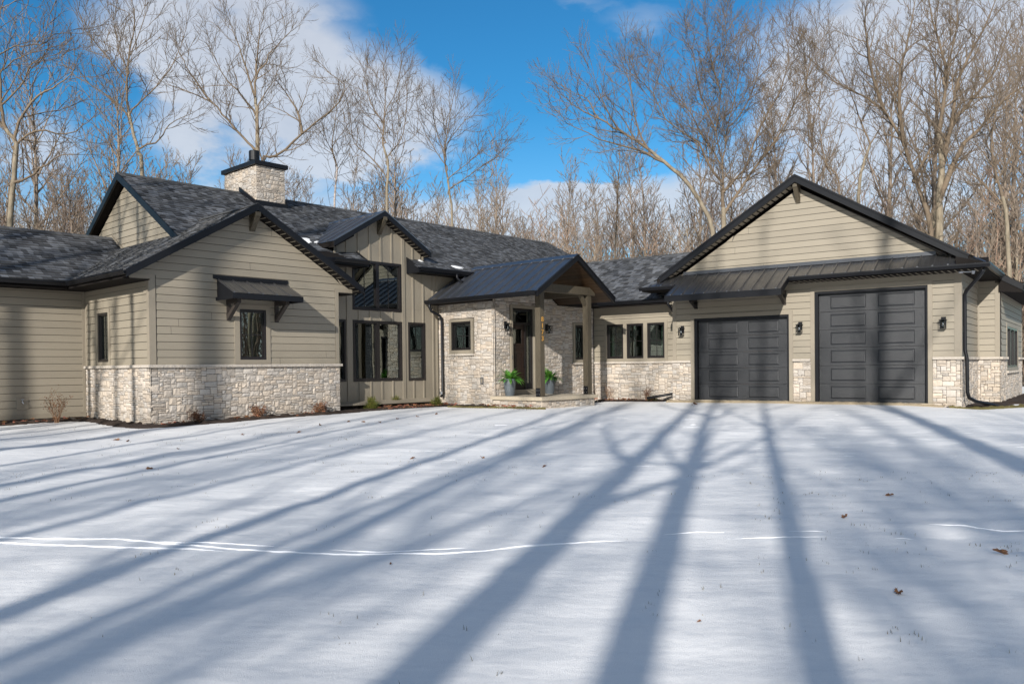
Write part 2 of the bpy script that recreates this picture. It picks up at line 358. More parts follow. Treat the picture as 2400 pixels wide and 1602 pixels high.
def window(P, s0, s1, z0, z1, mull=(), vg=0, hg=0, fw=.055, room=1.6, curtain=None, d=.02, name='window', floor=None):
    mb = MB(); mb.box(P, s0, s1, -.09, d, z0, z0 + fw); mb.box(P, s0, s1, -.09, d, z1 - fw, z1); mb.box(P, s0, s0 + fw, -.09, d, z0 + fw, z1 - fw); mb.box(P, s1 - fw, s1, -.09, d, z0 + fw, z1 - fw)
    edges = [s0 + fw]
    for m in mull: mb.box(P, m - fw * .8, m + fw * .8, -.09, d, z0 + fw, z1 - fw); edges += [m - fw * .8, m + fw * .8]
    edges.append(s1 - fw)
    w = mb.build(name, M_FRAME, house)
    for k in range(0, len(edges), 2):
        a, b = edges[k], edges[k + 1]
        # light sash rail inside the frame
        p = MB(); p.box(P, a + .0, b - .0, -.052, -.046, z0 + fw, z1 - fw); p.build('pane', M_GLASS, w)
        g = MB(); sw = .022
        for q0, q1, r0, r1 in ((a, a + sw, z0 + fw, z1 - fw), (b - sw, b, z0 + fw, z1 - fw), (a + sw, b - sw, z0 + fw, z0 + fw + sw), (a + sw, b - sw, z1 - fw - sw, z1 - fw)): g.box(P, q0, q1, -.045, -.02, r0, r1)
        g.build('sash', M_TRIM if False else M_FRAME, w)
        if vg or hg:
            g = MB()
            for i in range(vg): x = a + (b - a) * (i + 1) / (vg + 1); g.box(P, x - .008, x + .008, -.045, -.035, z0 + fw, z1 - fw)
            for i in range(hg): z = z0 + (z1 - z0) * (i + 1) / (hg + 1); g.box(P, a, b, -.0451, -.0352, z - .008, z + .008)
            g.build('grille', M_FRAME, w)
        if curtain:
            g = MB(); 
            for (u0, u1) in curtain:
                x0, x1 = a + (b - a) * u0, a + (b - a) * u1; n = max(6, int((x1 - x0) / .02)); pr = None
                for i in range(n + 1):
                    x = x0 + (x1 - x0) * i / n; dd = -.2 + .025 * math.sin(i * 1.15) + .008 * math.sin(i * 2.7)
                    cu_ = (P(x, dd, z0), P(x, dd, z1))
                    if pr: g.quad(pr[0], cu_[0], cu_[1], pr[1])
                    pr = cu_
            g.build('curtain', M_CURT, w, smooth=True)
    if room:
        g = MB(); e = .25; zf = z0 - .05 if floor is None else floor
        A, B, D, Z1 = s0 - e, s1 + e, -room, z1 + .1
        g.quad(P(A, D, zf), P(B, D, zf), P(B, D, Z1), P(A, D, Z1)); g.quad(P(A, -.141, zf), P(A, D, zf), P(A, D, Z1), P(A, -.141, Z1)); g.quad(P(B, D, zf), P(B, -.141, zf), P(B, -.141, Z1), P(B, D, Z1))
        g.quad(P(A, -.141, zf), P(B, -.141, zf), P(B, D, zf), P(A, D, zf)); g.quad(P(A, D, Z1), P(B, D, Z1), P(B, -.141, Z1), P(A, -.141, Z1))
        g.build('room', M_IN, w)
    return w
def board(P, s0, s1, z0, z1, d0=0, d1=.03, m=None, name='trim_board'):
    mb = MB(); mb.box(P, s0, s1, d0, d1, z0, z1); return mb.build(name, m or M_TRIM, house)

# ---- bedroom wing gable wall (faces right of the viewer)
PF = wallB(L_, 0)
sl = 7 / 12
def gab(c, za, s=sl): return lambda z: (c - (za - z) / s, c + (za - z) / s)
hw = [(2.03, 3.0, .15, 1.61)]
sheath(PF, 0, 5.07, -1.3, 2.05, [(2.17, 2.89, .25, 1.49)], [(-.45, 2.05), (5.55, 2.05), (2.54, 3.80)]).build('wall', M_MORTAR, house)
o = siding(PF, .14, 4.96, .14, 2.16, hw, phase=-.01).build('siding', M_SIDE, house, recalc=False)
lg = gab(2.54, 3.85)
siding(PF, -.4, 5.5, 2.16, 3.85, (), lg, phase=-.05).build('siding', M_SIDE, house, recalc=False)
board(PF, -.45, .12, 2.07, 2.17, name='frieze_board'); board(PF, 4.97, 5.53, 2.07, 2.17, name='frieze_board')
mb = MB(); mb.box(PF, 0, .12, 0, .032, .14, 2.07); mb.box(wallA(L_, 0), -.032, .10, 0, .032, .14, 2.03); mb.build('corner_board', M_TRIM, house)
mb = MB(); mb.box(PF, 4.97, 5.07, 0, .032, .14, 2.07); mb.build('corner_board', M_TRIM, house)
casing(PF, 2.03, 3.0, .15, 1.61, 2.17, 2.89, .25, 1.49)
window(PF, 2.17, 2.89, .25, 1.49, vg=1, hg=1, curtain=[(.62, .97)])
stonewall('stone_veneer', PF, -.03, 5.09, -1.35, .08, seed=11)
ledge(PF, -.085, 5.15, .14, seed=3)
# ---- its left side wall
PS = wallA(L_, 0)
hs = [(2.18, 3.07, .13, 1.53)]
sheath(PS, 0, 3.78, -1.3, 2.05, [(2.29, 2.95, .23, 1.44)]).build('wall', M_MORTAR, house)
siding(PS, .10, 3.68, .14, 2.03, hs, phase=-.01).build('siding', M_SIDE, house, recalc=False)
casing(PS, 2.18, 3.07, .13, 1.53, 2.29, 2.95, .23, 1.44); window(PS, 2.29, 2.95, .23, 1.44, vg=1, curtain=[(.05, .4)])
board(PS, 3.68, 3.78, .14, 2.03, name='corner_board')
stonewall('stone_veneer', PS, -.03, 3.78, -1.35, .08, seed=12); ledge(PS, .0, 3.78, .14, seed=4)
# ---- left wall, running out of the picture
PL = wallB(L_, 3.78)
sheath(PL, -16, 0, -1.3, 2.05).build('wall', M_MORTAR, house)
siding(PL, -16, -.1, -1.02, 2.03, phase=-.02).build('siding', M_SIDE, house, recalc=False)
board(PL, -.1, -.034, -1.15, 2.03, name='corner_board'); board(PL, -16, -.1, -1.14, -1.02, name='skirt_board', d1=.028)
mb = MB(); mb.box(PL, -1.62, -1.36, .0, .03, -.90, -.60); hb = mb.build('hose_bib_block', M_TRIM, house)
mb = MB(); q = PL(-1.5, .03, -.72); mb.tube([q, PL(-1.5, .09, -.72), PL(-1.49, .12, -.76)], .014, 8); mb.tube([PL(-1.5, .08, -.72), PL(-1.5, .08, -.66)], .008, 6); mb.tube([PL(-1.535, .08, -.66), PL(-1.465, .08, -.66)], .012, 8); mb.build('hose_bib', M_STEEL, hb)
# ---- great room wall: board and batten with its own gable
PG = wallB(L_, .65)
gh = [(6.03, 7.82, -.37, 1.39), (6.03, 7.82, 1.68, 3.12), (8.07, 8.74, -.38, 1.39), (5.07, 5.78, -.36, 1.39)]
gp = [(5.5, 3.12), (8.6, 3.12), (8.6, 3.50), (7.0, 4.44), (5.5, 3.56)]
o = sheath(PG, 5.0, 9.35, -.92, 3.12, gh, gp).build('batten_wall', M_BATT, house)
mb = MB()
gl = lambda s: 4.40 - sl * abs(s - 7.0) if 5.3 < s < 8.7 else 2.87
k = 0
for i in range(-4, 9):
    s = 6.24 + i * .405
    if s < 5.1 or s > 9.3: continue
    zs = [(-.92, gl(s))]
    for h in gh:
        if h[0] - .03 < s < h[1] + .03:
            nz = []
            for a, b in zs:
                if h[2] > a: nz.append((a, min(b, h[2])))
                if h[3] < b: nz.append((max(a, h[3]), b))
            zs = nz
    for a, b in zs:
        if b - a > .03: mb.box(PG, s - .026, s + .026, 0, .028, a, b)
for s in (5.87, 7.92, 9.24):
    mb.box(PG, s - .026, s + .026, 0, .0285, -.92, gl(s))
mb.build('battens', M_BATT, o)
mb = MB(); mb.box(PG, 8.0, 9.3, 0, .006, 1.785, 1.795); mb.build('panel_joint', M_BATT, o)
mb = MB(); mb.prism(lambda s, d, z: L_.w(s, .65 - d, z), [(5.0, -1.02), (9.3, -1.02), (9.3, -.92), (5.0, -.92)], 0, .03); mb.build('skirt_board', M_TRIM, house)
mb = MB(); mb.prism(lambda d, s, z: L_.w(s, .65 - d, z), [(0, -1.06), (.34, -1.03), (.34, -.99), (.03, -.93), (0, -.93)], 5.1, 8.75); mb.build('sloped_skirt', M_TRIM, house)
board(PG, 5.0, 9.3, -1.5, -1.03, d0=-.1, d1=0, m=M_MORTAR, name='foundation')
window(PG, 6.03, 7.82, -.37, 1.39, mull=(6.92,), fw=.07, room=2.5, name='window', curtain=[(.0, .12)])
window(PG, 6.03, 7.82, 1.68, 3.12, mull=(6.92,), vg=1, fw=.07, room=2.5)
window(PG, 8.07, 8.74, -.38, 1.39, vg=0, fw=.06, room=1.5, curtain=[(.75, .97)])
window(PG, 5.07, 5.78, -.36, 1.39, fw=.06, room=1.5)
# ---- entry block
PE = wallA(L_, 9.32); he = [(-.94, .11, .42, 1.48)]
sheath(PE, -1.72, .75, -1.3, 2.1, [(-.85, .02, .53, 1.40)]).build('wall', M_MORTAR, house)
stonewall('stone_veneer', PE, -1.81, .62, -1.35, 2.02, he, seed=21)
casing(PE, -.94, .11, .42, 1.48, -.85, .02, .53, 1.40, d=.07); window(PE, -.85, .02, .53, 1.40, vg=1, hg=1, d=.045, curtain=[(0, .3)])
ledge(PE, -.97, .14, .42, d=.09, h=.06, name='window_sill', seed=6)
mb = MB(); mb.box(PE, -1.35, -1.23, .03, .065, -.50, -.30); oo = mb.build('outlet_cover', M_STEEL, house); mb = MB(); mb.box(PE, -1.32, -1.26, .0652, .068, -.46, -.34); mb.build('outlet_face', M_TRIM, oo)
PD = wallB(L_, -1.77); hd = [(9.98, 11.13, -.86, 1.87), (13.0, 13.75, .12, 1.43)]
sheath(PD, 9.32, 14.2, -1.3, 2.05, [(10.06, 11.05, -.86, 1.78), (13.09, 13.66, .22, 1.36)], [(9.32, 2.05), (12.2, 2.05), (11.4, 2.5), (10.56, 3.0), (9.4, 2.3)]).build('wall', M_MORTAR, house)
ceil = lambda s: 3.02 - .63 * abs(s - 10.56) if s < 12.3 else 1.95
stonewall('stone_veneer', PD, 9.28, 14.12, -1.35, 1.95, hd, seed=22)
stones(PD, 9.28, 12.3, 1.96, 2.95, (), 23, keep=lambda s, z: z < ceil(s) - .0).build('stone_veneer', M_STONE, house, recalc=False)
casing(PD, 9.98, 11.13, -.86, 1.87, 10.06, 11.05, -.86, 1.78, d=.075, sill=False, name='door_casing')
casing(PD, 13.0, 13.75, .12, 1.43, 13.09, 13.66, .22, 1.36, d=.07); window(PD, 13.09, 13.66, .22, 1.36, vg=1, hg=1, d=.045, curtain=[(0, .98)])
ledge(PD, 12.97, 13.78, .12, d=.09, h=.06, name='window_sill', seed=7)
# front door
mb = MB(); mb.box(PD, 10.06, 11.05, -.13, .09, -.84, -.69); mb.build('door_threshold', M_TRIM, house)
mb = MB()
for a, b, c, d in ((10.06, 10.11, -.69, 1.78), (11.0, 11.05, -.69, 1.78), (10.11, 11.0, 1.72, 1.78), (10.11, 11.0, 1.30, 1.36), (10.72, 10.78, -.69, 1.30)): mb.box(PD, a, b, -.13, -.04, c, d)
door = mb.build('entry_door', M_FRAME, house)
mb = MB()
def cut_panel(mb, P, a, b, c, d, D0, D1, holes):
    bs = bands(c, d, holes)
    for z0, z1 in zip(bs[:-1], bs[1:]):
        for x0, x1 in spans(a, b, (z0 + z1) / 2, holes): mb.box(P, x0, x1, D0, D1, z0, z1)
cut_panel(mb, PD, 10.11, 10.72, -.69, 1.30, -.12, -.07, [(10.21, 10.62, .72, 1.16), (10.21, 10.62, -.52, .42)])
mb.box(PD, 10.21, 10.62, -.115, -.09, -.52, .42); mb.box(PD, 10.15, 10.68, -.07, -.05, .60, .64)
for x in (10.3, 10.4, 10.5): mb.box(PD, x - .004, x + .004, -.09, -.085, -.52, .42)
mb.build('door_leaf', M_DOORW, door)
mb = MB(); mb.box(PD, 10.21, 10.62, -.10, -.094, .72, 1.16); mb.build('pane', M_GLASS, door)
mb = MB(); mb.box(PD, 10.11, 11.0, -.10, -.094, 1.36, 1.72); mb.build('transom_pane', M_GLASS, door)
mb = MB(); mb.box(PD, 10.78, 11.0, -.10, -.094, -.50, 1.30); mb.build('sidelight_pane', M_GLASS, door)
mb = MB(); mb.box(PD, 10.78, 11.0, -.12, -.05, -.69, -.50); mb.build('sidelight_base', M_BLACK, door)
mb = MB(); q = PD(10.665, -.03, .18); mb.tube([PD(10.665, -.06, .30), PD(10.665, -.015, .28), PD(10.665, -.015, .02), PD(10.665, -.06, .0)], .010, 8); mb.build('door_handle', M_BLACK, door)
mb = MB(); A, B, D, Z0_, Z1_ = 9.8, 11.3, -2.2, -.7, 1.9
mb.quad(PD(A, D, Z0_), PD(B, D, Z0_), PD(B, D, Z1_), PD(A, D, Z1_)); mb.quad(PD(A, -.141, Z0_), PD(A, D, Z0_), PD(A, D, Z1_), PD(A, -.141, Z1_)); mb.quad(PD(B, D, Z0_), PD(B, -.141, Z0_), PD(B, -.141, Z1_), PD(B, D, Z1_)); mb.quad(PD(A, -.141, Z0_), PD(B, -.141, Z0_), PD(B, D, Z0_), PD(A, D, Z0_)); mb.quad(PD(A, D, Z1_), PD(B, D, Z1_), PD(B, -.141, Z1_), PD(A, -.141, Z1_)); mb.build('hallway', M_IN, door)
mb = MB(); mb.box(PD, 9.985, 10.005, .075, .09, .25, .36); mb.build('doorbell', M_STEEL, door)
# ---- breezeway wall
PB = wallA(G_, .6)
wins = [(9.94, 10.56), (9.20, 9.81), (8.45, 9.06)]
hb_ = [(8.34, 10.66, .14, 1.46)]; hbw = [(a, b, .24, 1.38) for a, b in wins]
sheath(PB, 7.8, 11.3, -1.3, 2.05, hbw).build('wall', M_MORTAR, house)
siding(PB, 7.95, 11.25, .14, 1.70, hb_, phase=-.01, joints=0).build('siding', M_SIDE, house, recalc=False)
board(PB, 7.9, 11.3, 1.70, 1.98, d1=.03, name='frieze_board'); board(PB, 7.9, 11.3, 1.64, 1.70, d1=.045, name='drip_moulding')
mb = MB(); mb.box(PB, 8.34, 10.66, 0, .035, 1.38, 1.46); mb.box(PB, 8.34, 10.66, 0, .035, .14, .24)
for a, b in ((10.56, 10.66), (9.81, 9.94), (9.06, 9.20), (8.34, 8.45)): mb.box(PB, a, b, 0, .035, .24, 1.38)
mb.build('casing', M_TRIM, house)
window(PB, 9.94, 10.56, .24, 1.38, vg=1, hg=1, curtain=[(.8, .98)]); window(PB, 9.20, 9.81, .24, 1.38, vg=1, hg=1); window(PB, 8.45, 9.06, .24, 1.38, vg=1, hg=1, curtain=[(.0, .3)])
stonewall('stone_veneer', PB, 7.85, 11.3, -1.35, .08, seed=31); ledge(PB, 7.85, 11.3, .14, seed=8)
# ---- garage front
PR = wallA(G_, 0)
D1 = (4.30, 7.17, 1.41); D2 = (.745, 3.59, 2.0); FL = -1.05
dh = [(D1[0], D1[1], -1.4, D1[2]), (D2[0], D2[1], -1.4, D2[2])]
ch = [(D1[0] - .11, D1[1] + .11, -1.4, D1[2] + .11), (D2[0] - .11, D2[1] + .11, -1.4, D2[2] + .125)]
sheath(PR, 0, 7.88, -1.3, 2.35, dh, [(-.4, 2.35), (8.3, 2.35), (4.0, 4.93)]).build('wall', M_MORTAR, house)
siding(PR, .14, 7.76, .14, 2.36, ch, phase=-.01, joints=0).build('siding', M_SIDE, house, recalc=False)
siding(PR, .5, 7.5, 2.80, 4.96, (), gab(4.0, 4.93, .605), phase=-.06, joints=.75).build('siding', M_SIDE, house, recalc=False)
for a, b in ((D1, .11), (D2, .125)):
    mb = MB(); mb.box(PR, a[0] - .11, a[0], 0, .04, FL, a[2] + b); mb.box(PR, a[1], a[1] + .11, 0, .04, FL, a[2] + b); mb.box(PR, a[0], a[1], 0, .04, a[2], a[2] + b); mb.build('door_casing', M_TRIM, house)
mb = MB(); mb.box(PR, 0, .14, 0, .032, .14, 2.3); mb.box(wallB(G_, 0), -.032, .14, 0, .032, .14, 2.3); mb.build('corner_board', M_TRIM, house)
mb = MB(); mb.box(PR, 7.76, 7.88, 0, .032, .14, 2.3); mb.build('corner_board', M_TRIM, house)
for k, (a, b) in enumerate(((-.03, D2[0] - .11), (D2[1] + .11, D1[0] - .11), (D1[1] + .11, 7.90))):
    stonewall('stone_veneer', PR, a, b, -1.35, .08, seed=40 + k); ledge(PR, a - (.05 if k == 0 else 0), b, .14, seed=50 + k)
def garage_door(s0, s1, zt, rows):
    jb = MB(); jb.box(PR, s0, s0 + .05, -.2, .012, FL, zt); jb.box(PR, s1 - .09, s1, -.2, .012, FL, zt); jb.box(PR, s0 + .05, s1 - .09, -.2, .012, zt - .07, zt)
    g = jb.build('garage_door', M_BLACK, house)
    a, b = s0 + .05, s1 - .09; H = (zt - .07 - FL) / rows
    for r_ in range(rows):
        z0 = FL + r_ * H + .004; z1 = FL + (r_ + 1) * H - .004; mb = MB(); D = -.12
        w = b - a; ps = [(a + w * .105, a + w * .44), (a + w * .55, a + w * .895)]; pz = (z0 + H * .14, z1 - H * .14)
        hol = [(p[0], p[1], pz[0], pz[1]) for p in ps]; bs = bands(z0, z1, hol)
        for c, d in zip(bs[:-1], bs[1:]):
            for x0, x1 in spans(a, b, (c + d) / 2, hol): mb.quad(PR(x0, D, c), PR(x1, D, c), PR(x1, D, d), PR(x0, D, d))
        mb.quad(PR(a, D, z0), PR(b, D, z0), PR(b, D - .03, z0 - .003), PR(a, D - .03, z0 - .003)); mb.quad(PR(a, D, z1), PR(b, D, z1), PR(b, D - .03, z1 + .003), PR(a, D - .03, z1 + .003))
        for p0, p1 in ps:
            lv = [(0, 0), (.014, -.009), (.040, .002)]
            for (i0, e0), (i1, e1) in zip(lv[:-1], lv[1:]):
                A = [PR(p0 + i0, D + e0, pz[0] + i0), PR(p1 - i0, D + e0, pz[0] + i0), PR(p1 - i0, D + e0, pz[1] - i0), PR(p0 + i0, D + e0, pz[1] - i0)]
                B = [PR(p0 + i1, D + e1, pz[0] + i1), PR(p1 - i1, D + e1, pz[0] + i1), PR(p1 - i1, D + e1, pz[1] - i1), PR(p0 + i1, D + e1, pz[1] - i1)]
                for q in range(4): mb.quad(A[q], A[(q + 1) % 4], B[(q + 1) % 4], B[q])
            i1, e1 = lv[-1]; mb.quad(PR(p0 + i1, D + e1, pz[0] + i1), PR(p1 - i1, D + e1, pz[0] + i1), PR(p1 - i1, D + e1, pz[1] - i1), PR(p0 + i1, D + e1, pz[1] - i1))
        mb.build('door_section', M_DOORG, g, recalc=False)
    mb = MB(); mb.box(PR, a, b, -.13, -.10, FL - .03, FL + .004); mb.build('bottom_seal', M_BLACK, g)
    return g
garage_door(*D1, 5); garage_door(*D2, 6)
# ---- garage right side with its bump-out
P1 = wallB(G_, 0); sheath(P1, 0, 3.1, -1.4, 2.3).build('wall', M_MORTAR, house)
siding(P1, .14, 3.05, .14, 2.28, phase=-.01, joints=0).build('siding', M_SIDE, house, recalc=False); stonewall('stone_veneer', P1, -.03, 3.1, -1.4, .08, seed=51); ledge(P1, -.085, 3.1, .14, seed=9)
P2 = wallA(G_, 3.1); sheath(P2, -.56, 0, -1.4, 2.3).build('wall', M_MORTAR, house)
siding(P2, -.44, -.06, .14, 2.28, phase=-.01, joints=0).build('siding', M_SIDE, house, recalc=False); board(P2, -.06, -.0, .14, 2.28, name='corner_board'); board(P2, -.56, -.44, .14, 2.2, name='corner_board'); stonewall('stone_veneer', P2, -.59, 0, -1.4, .08, seed=52); ledge(P2, -.63, 0, .14, seed=10)
P3 = wallB(G_, -.56); hz_ = [(4.6, 8.2, -.27, 1.15)]
sheath(P3, 3.1, 9.7, -1.4, 2.0, [(4.72, 8.08, -.17, 1.05)]).build('wall', M_MORTAR, house)
siding(P3, 3.2, 9.6, .14, 1.95, hz_, phase=-.01, joints=.1).build('siding', M_SIDE, house, recalc=False); board(P3, 9.6, 9.7, .14, 1.95, name='corner_board')
stonewall('stone_veneer', P3, 3.07, 9.7, -1.4, .08, hz_, seed=53); ledge(P3, 3.0, 4.58, .14, seed=12); ledge(P3, 8.22, 9.75, .14, seed=13); ledge(P3, 4.55, 8.25, -.27, name='window_sill', seed=14)
casing(P3, 4.6, 8.2, -.27, 1.15, 4.72, 8.08, -.17, 1.05); window(P3, 4.72, 8.08, -.17, 1.05, mull=(5.84, 6.96), curtain=None)
# ---- hidden back and right walls close the plan
mb = MB(); mb.box(lambda s, d, z: L_.w(s, d, z), 1.6, 19.4, 8.8, 8.95, -1.4, 3.0); mb.box(lambda s, d, z: L_.w(s, d, z), 19.4, 19.55, .9, 8.95, -1.4, 3.4); mb.box(lambda s, d, z: L_.w(s, d, z), 9.3, 19.4, .68, .83, 1.5, 3.25)
mb.box(lambda s, d, z: G_.w(s, d, z), 9.55, 9.7, -.56, 8.0, -1.4, 2.2); mb.box(lambda s, d, z: G_.w(s, d, z), .0, 9.6, 7.9, 8.02, 1.9, 2.4); mb.box(lambda s, d, z: G_.w(s, d, z), 5.9, 6.05, 8.0, 13.5, -1.4, 2.1)
mb.build('rear_wall', M_SIDE, house)
# ------------------------------------------------------------------ roofs
def shingles(P, s0, s1, t0, t1, seed=1, skip=None, step=.128, m=None):
    r = random.Random(seed); mb = MB(); nrow = int((t1 - t0) / step)
    tones = [.045, .060, .076, .092, .110, .130, .155]
    for j in range(nrow + 1):
        ta = t0 + j * step; tb = min(t1, ta + step + .012)
        if ta >= t1 - .02: break
        s = s0 + r.uniform(-.15, 0); base = r.uniform(.95, 1.05)
        while s < s1:
            w = r.choice([.12, .145, .17]); a, b = max(s, s0), min(s + w, s1); s += w
            if b - a < .01: continue
            if skip and skip((a + b) / 2, ta): continue
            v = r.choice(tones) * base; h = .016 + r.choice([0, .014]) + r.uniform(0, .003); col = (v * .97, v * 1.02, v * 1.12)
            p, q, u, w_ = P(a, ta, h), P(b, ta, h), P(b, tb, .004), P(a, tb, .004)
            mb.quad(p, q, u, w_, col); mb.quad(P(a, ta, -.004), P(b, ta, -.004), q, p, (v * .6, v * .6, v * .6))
    return mb
def seam_metal(P, s0, s1, t0, t1, gap=.41, h=.048, ends=True, off=0):
    mb = MB(); mb.quad(P(s0, t0, .004), P(s1, t0, .004), P(s1, t1, .004), P(s0, t1, .004))
    s = s0 + off
    while s <= s1 + .001:
        a, b = max(s0, s - .016), min(s1, s + .016)
        v = [P(a, t0, 0), P(b, t0, 0), P(b, t1, 0), P(a, t1, 0), P(a, t0, h), P(b, t0, h), P(b, t1, h), P(a, t1, h)]
        mb.add(v, [(4, 5, 6, 7), (0, 1, 5, 4), (1, 2, 6, 5), (3, 0, 4, 7), (2, 3, 7, 6)]); s += gap
    # shallow pencil ribs between the seams
    s = s0 + off + gap / 3
    k = 0
    while s < s1:
        a, b = s - .008, s + .008; v = [P(a, t0, .004), P(s, t0, .012), P(b, t0, .004), P(a, t1, .004), P(s, t1, .012), P(b, t1, .004)]
        mb.add(v, [(0, 1, 4, 3), (1, 2, 5, 4)]); k += 1; s += gap / 3 if k % 2 else gap * 2 / 3
    return mb
def gutter(P, s0, s1, z, name='gutter', depth=.11, h=.11, ends=True):
    # P(s, d, z): d is the distance out from the fascia
    mb = MB(); prof = [(0, z), (0, z - h), (depth * .62, z - h), (depth * .8, z - h * .62), (depth, z - h * .35), (depth, z), (depth - .012, z), (depth - .012, z - h * .3), (depth * .6, z - h * .85), (.01, z - h * .85), (.01, z)]
    mb.prism(lambda d, s, zz: P(s, d, zz), prof, s0, s1)
    return mb.build(name, M_BLACK, house)
def body(Fm, poly, e0, e1, name='roof_body', m=None):   # poly in (along, z), extruded along the other axis
    mb = MB(); mb.prism(Fm, poly, e0, e1); return mb.build(name, m or M_SOFF, house)
LA = lambda a, b, z: L_.w(a, b, z)            # prism profile in (a,z), extruded along b
LB = lambda b, a, z: L_.w(a, b, z)            # profile in (b,z), extruded along a
GA = lambda a, b, z: G_.w(a, b, z)
GB = lambda b, a, z: G_.w(a, b, z)
def bandpoly(pts, th): return pts + [(x, z - th) for x, z in reversed(pts)]
def soffit_strips(P, s0, s1, t0, t1, step=.14):
    mb = MB(); s = s0
    while s < s1: mb.quad(P(s, t0, 0), P(s + .035, t0, 0), P(s + .035, t1, 0), P(s, t1, 0)); s += step
    return mb.build('soffit_joint', M_BLACK, house)
# wing roof
body(LA, bandpoly([(-.59, 2.205), (2.54, 4.03), (5.67, 2.205)], .14), -.27, 2.7)
body(LA, bandpoly([(-.59, 2.205), (1.5, 3.424)], .14), 2.7, 3.5)
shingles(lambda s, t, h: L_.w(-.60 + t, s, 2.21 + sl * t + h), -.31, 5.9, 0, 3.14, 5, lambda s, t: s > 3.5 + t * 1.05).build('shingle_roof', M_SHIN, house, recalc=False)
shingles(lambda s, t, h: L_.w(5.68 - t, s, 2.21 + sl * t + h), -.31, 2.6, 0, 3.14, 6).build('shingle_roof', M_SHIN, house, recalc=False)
mb = MB(); r = random.Random(4)
for i in range(20): mb.prism(LA, [(2.38, 4.0), (2.54, 4.085), (2.70, 4.0), (2.70, 3.985), (2.54, 4.065), (2.38, 3.985)], -.31 + i * .14, -.31 + i * .14 + .137, (.06 + r.random() * .04,) * 3)
mb.build('ridge_cap', M_SHIN, house)
body(LA, bandpoly([(-.62, 2.22), (2.54, 4.07), (5.70, 2.22)], .175), -.33, -.27, 'rake_board', M_BLACK)
gutter(lambda s, d, z: L_.w(-.59 - d, s, z), -.30, 3.22, 2.215)
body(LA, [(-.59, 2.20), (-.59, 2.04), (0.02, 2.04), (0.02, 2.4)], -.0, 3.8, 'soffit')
mb = MB()
for k in range(22):
    a = 2.62 + k * .14
    mb.quad(L_.w(a, -.268, 3.885 - (a - 2.54) * sl), L_.w(a, .0, 3.885 - (a - 2.54) * sl), L_.w(a + .02, .0, 3.873 - (a - 2.54) * sl), L_.w(a + .02, -.268, 3.873 - (a - 2.54) * sl))
mb.build('soffit_joint', M_TRIM, house)
body(LA, [(5.07, 2.04), (5.67, 2.04), (5.67, 2.20), (5.07, 2.5)], -.0, .65, 'soffit')
gutter(lambda s, d, z: L_.w(5.67 + d, s, z), -.30, .4, 2.20)
# low left roof
body(LB, bandpoly([(3.24, 2.215), (5.97, 3.80), (8.9, 2.2)], .15), -16, 1.5)
body(LB, [(3.24, 2.20), (3.24, 2.04), (3.80, 2.04), (3.80, 2.5)], -16, -.55, 'soffit')
shingles(lambda s, t, h: L_.w(s, 3.24 + t, 2.22 + sl * t + h), -15.9, 1.56, 0, 2.73, 7, lambda s, t: s > -.4 and s + .75 > t + .1 and False).build('shingle_roof', M_SHIN, house, recalc=False)
mb = MB()
for i in range(124): mb.prism(LB, [(5.81, 3.765), (5.97, 3.85), (6.13, 3.765), (6.13, 3.745), (5.97, 3.825), (5.81, 3.745)], -15.8 + i * .14, -15.8 + i * .14 + .137, (.06 + r.random() * .05,) * 3)
mb.build('ridge_cap', M_SHIN, house)
gutter(lambda s, d, z: L_.w(s, 3.24 - d, z), -15.9, -.62, 2.215)
# main roof
def ms(a): return .605 + (.517 - .605) * min(1, max(0, (a - 2.5) / 3.5))
def mz(a, b): return 5.49 - ms(a) * (4.9 - b) if b <= 4.9 else 5.49 - .62 * (b - 4.9)
MP = lambda s, t, h: L_.w(s, .1 + t, mz(s, .1 + t) + h)
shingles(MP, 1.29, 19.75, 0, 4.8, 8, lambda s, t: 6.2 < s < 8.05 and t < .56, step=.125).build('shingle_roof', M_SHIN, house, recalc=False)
def mbody(a0, a1, b0):
    mb = MB(); n = max(1, int((a1 - a0) / .8))
    for i in range(n):
        x0, x1 = a0 + (a1 - a0) * i / n, a0 + (a1 - a0) * (i + 1) / n; T = .16
        for p, q in ((b0, 4.9), (4.9, 9.6)):
            v = [L_.w(x0, p, mz(x0, p) - .006), L_.w(x1, p, mz(x1, p) - .006), L_.w(x1, q, mz(x1, q) - .006), L_.w(x0, q, mz(x0, q) - .006), L_.w(x0, p, mz(x0, p) - T), L_.w(x1, p, mz(x1, p) - T), L_.w(x1, q, mz(x1, q) - T), L_.w(x0, q, mz(x0, q) - T)]
            mb.add(v, [(0, 1, 2, 3), (7, 6, 5, 4), (0, 4, 5, 1), (2, 6, 7, 3), (1, 5, 6, 2), (3, 7, 4, 0)])
    return mb.build('roof_body', M_SOFF, house, recalc=False)
mbody(1.32, 6.2, .12); mbody(6.2, 8.05, .9); mbody(8.05, 19.7, .12)
for a0, a1 in ((4.6, 6.195), (8.055, 19.6)):
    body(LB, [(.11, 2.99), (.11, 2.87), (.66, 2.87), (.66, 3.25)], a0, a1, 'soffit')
    body(LB, [(.085, 3.015), (.085, 2.865), (.11, 2.865), (.11, 3.015)], a0, a1, 'fascia', M_BLACK)
for a in (6.18, 8.03):
    body(LB, [(.085, 2.85), (.085, 3.02), (.65, 3.36), (.65, 2.85)], a, a + .025, 'eave_end', M_BLACK)
gutter(lambda s, d, z: L_.w(s, .085 - d, z), 8.06, 19.5, 3.02)
gutter(lambda s, d, z: L_.w(s, .085 - d, z), 5.0, 6.15, 3.02)
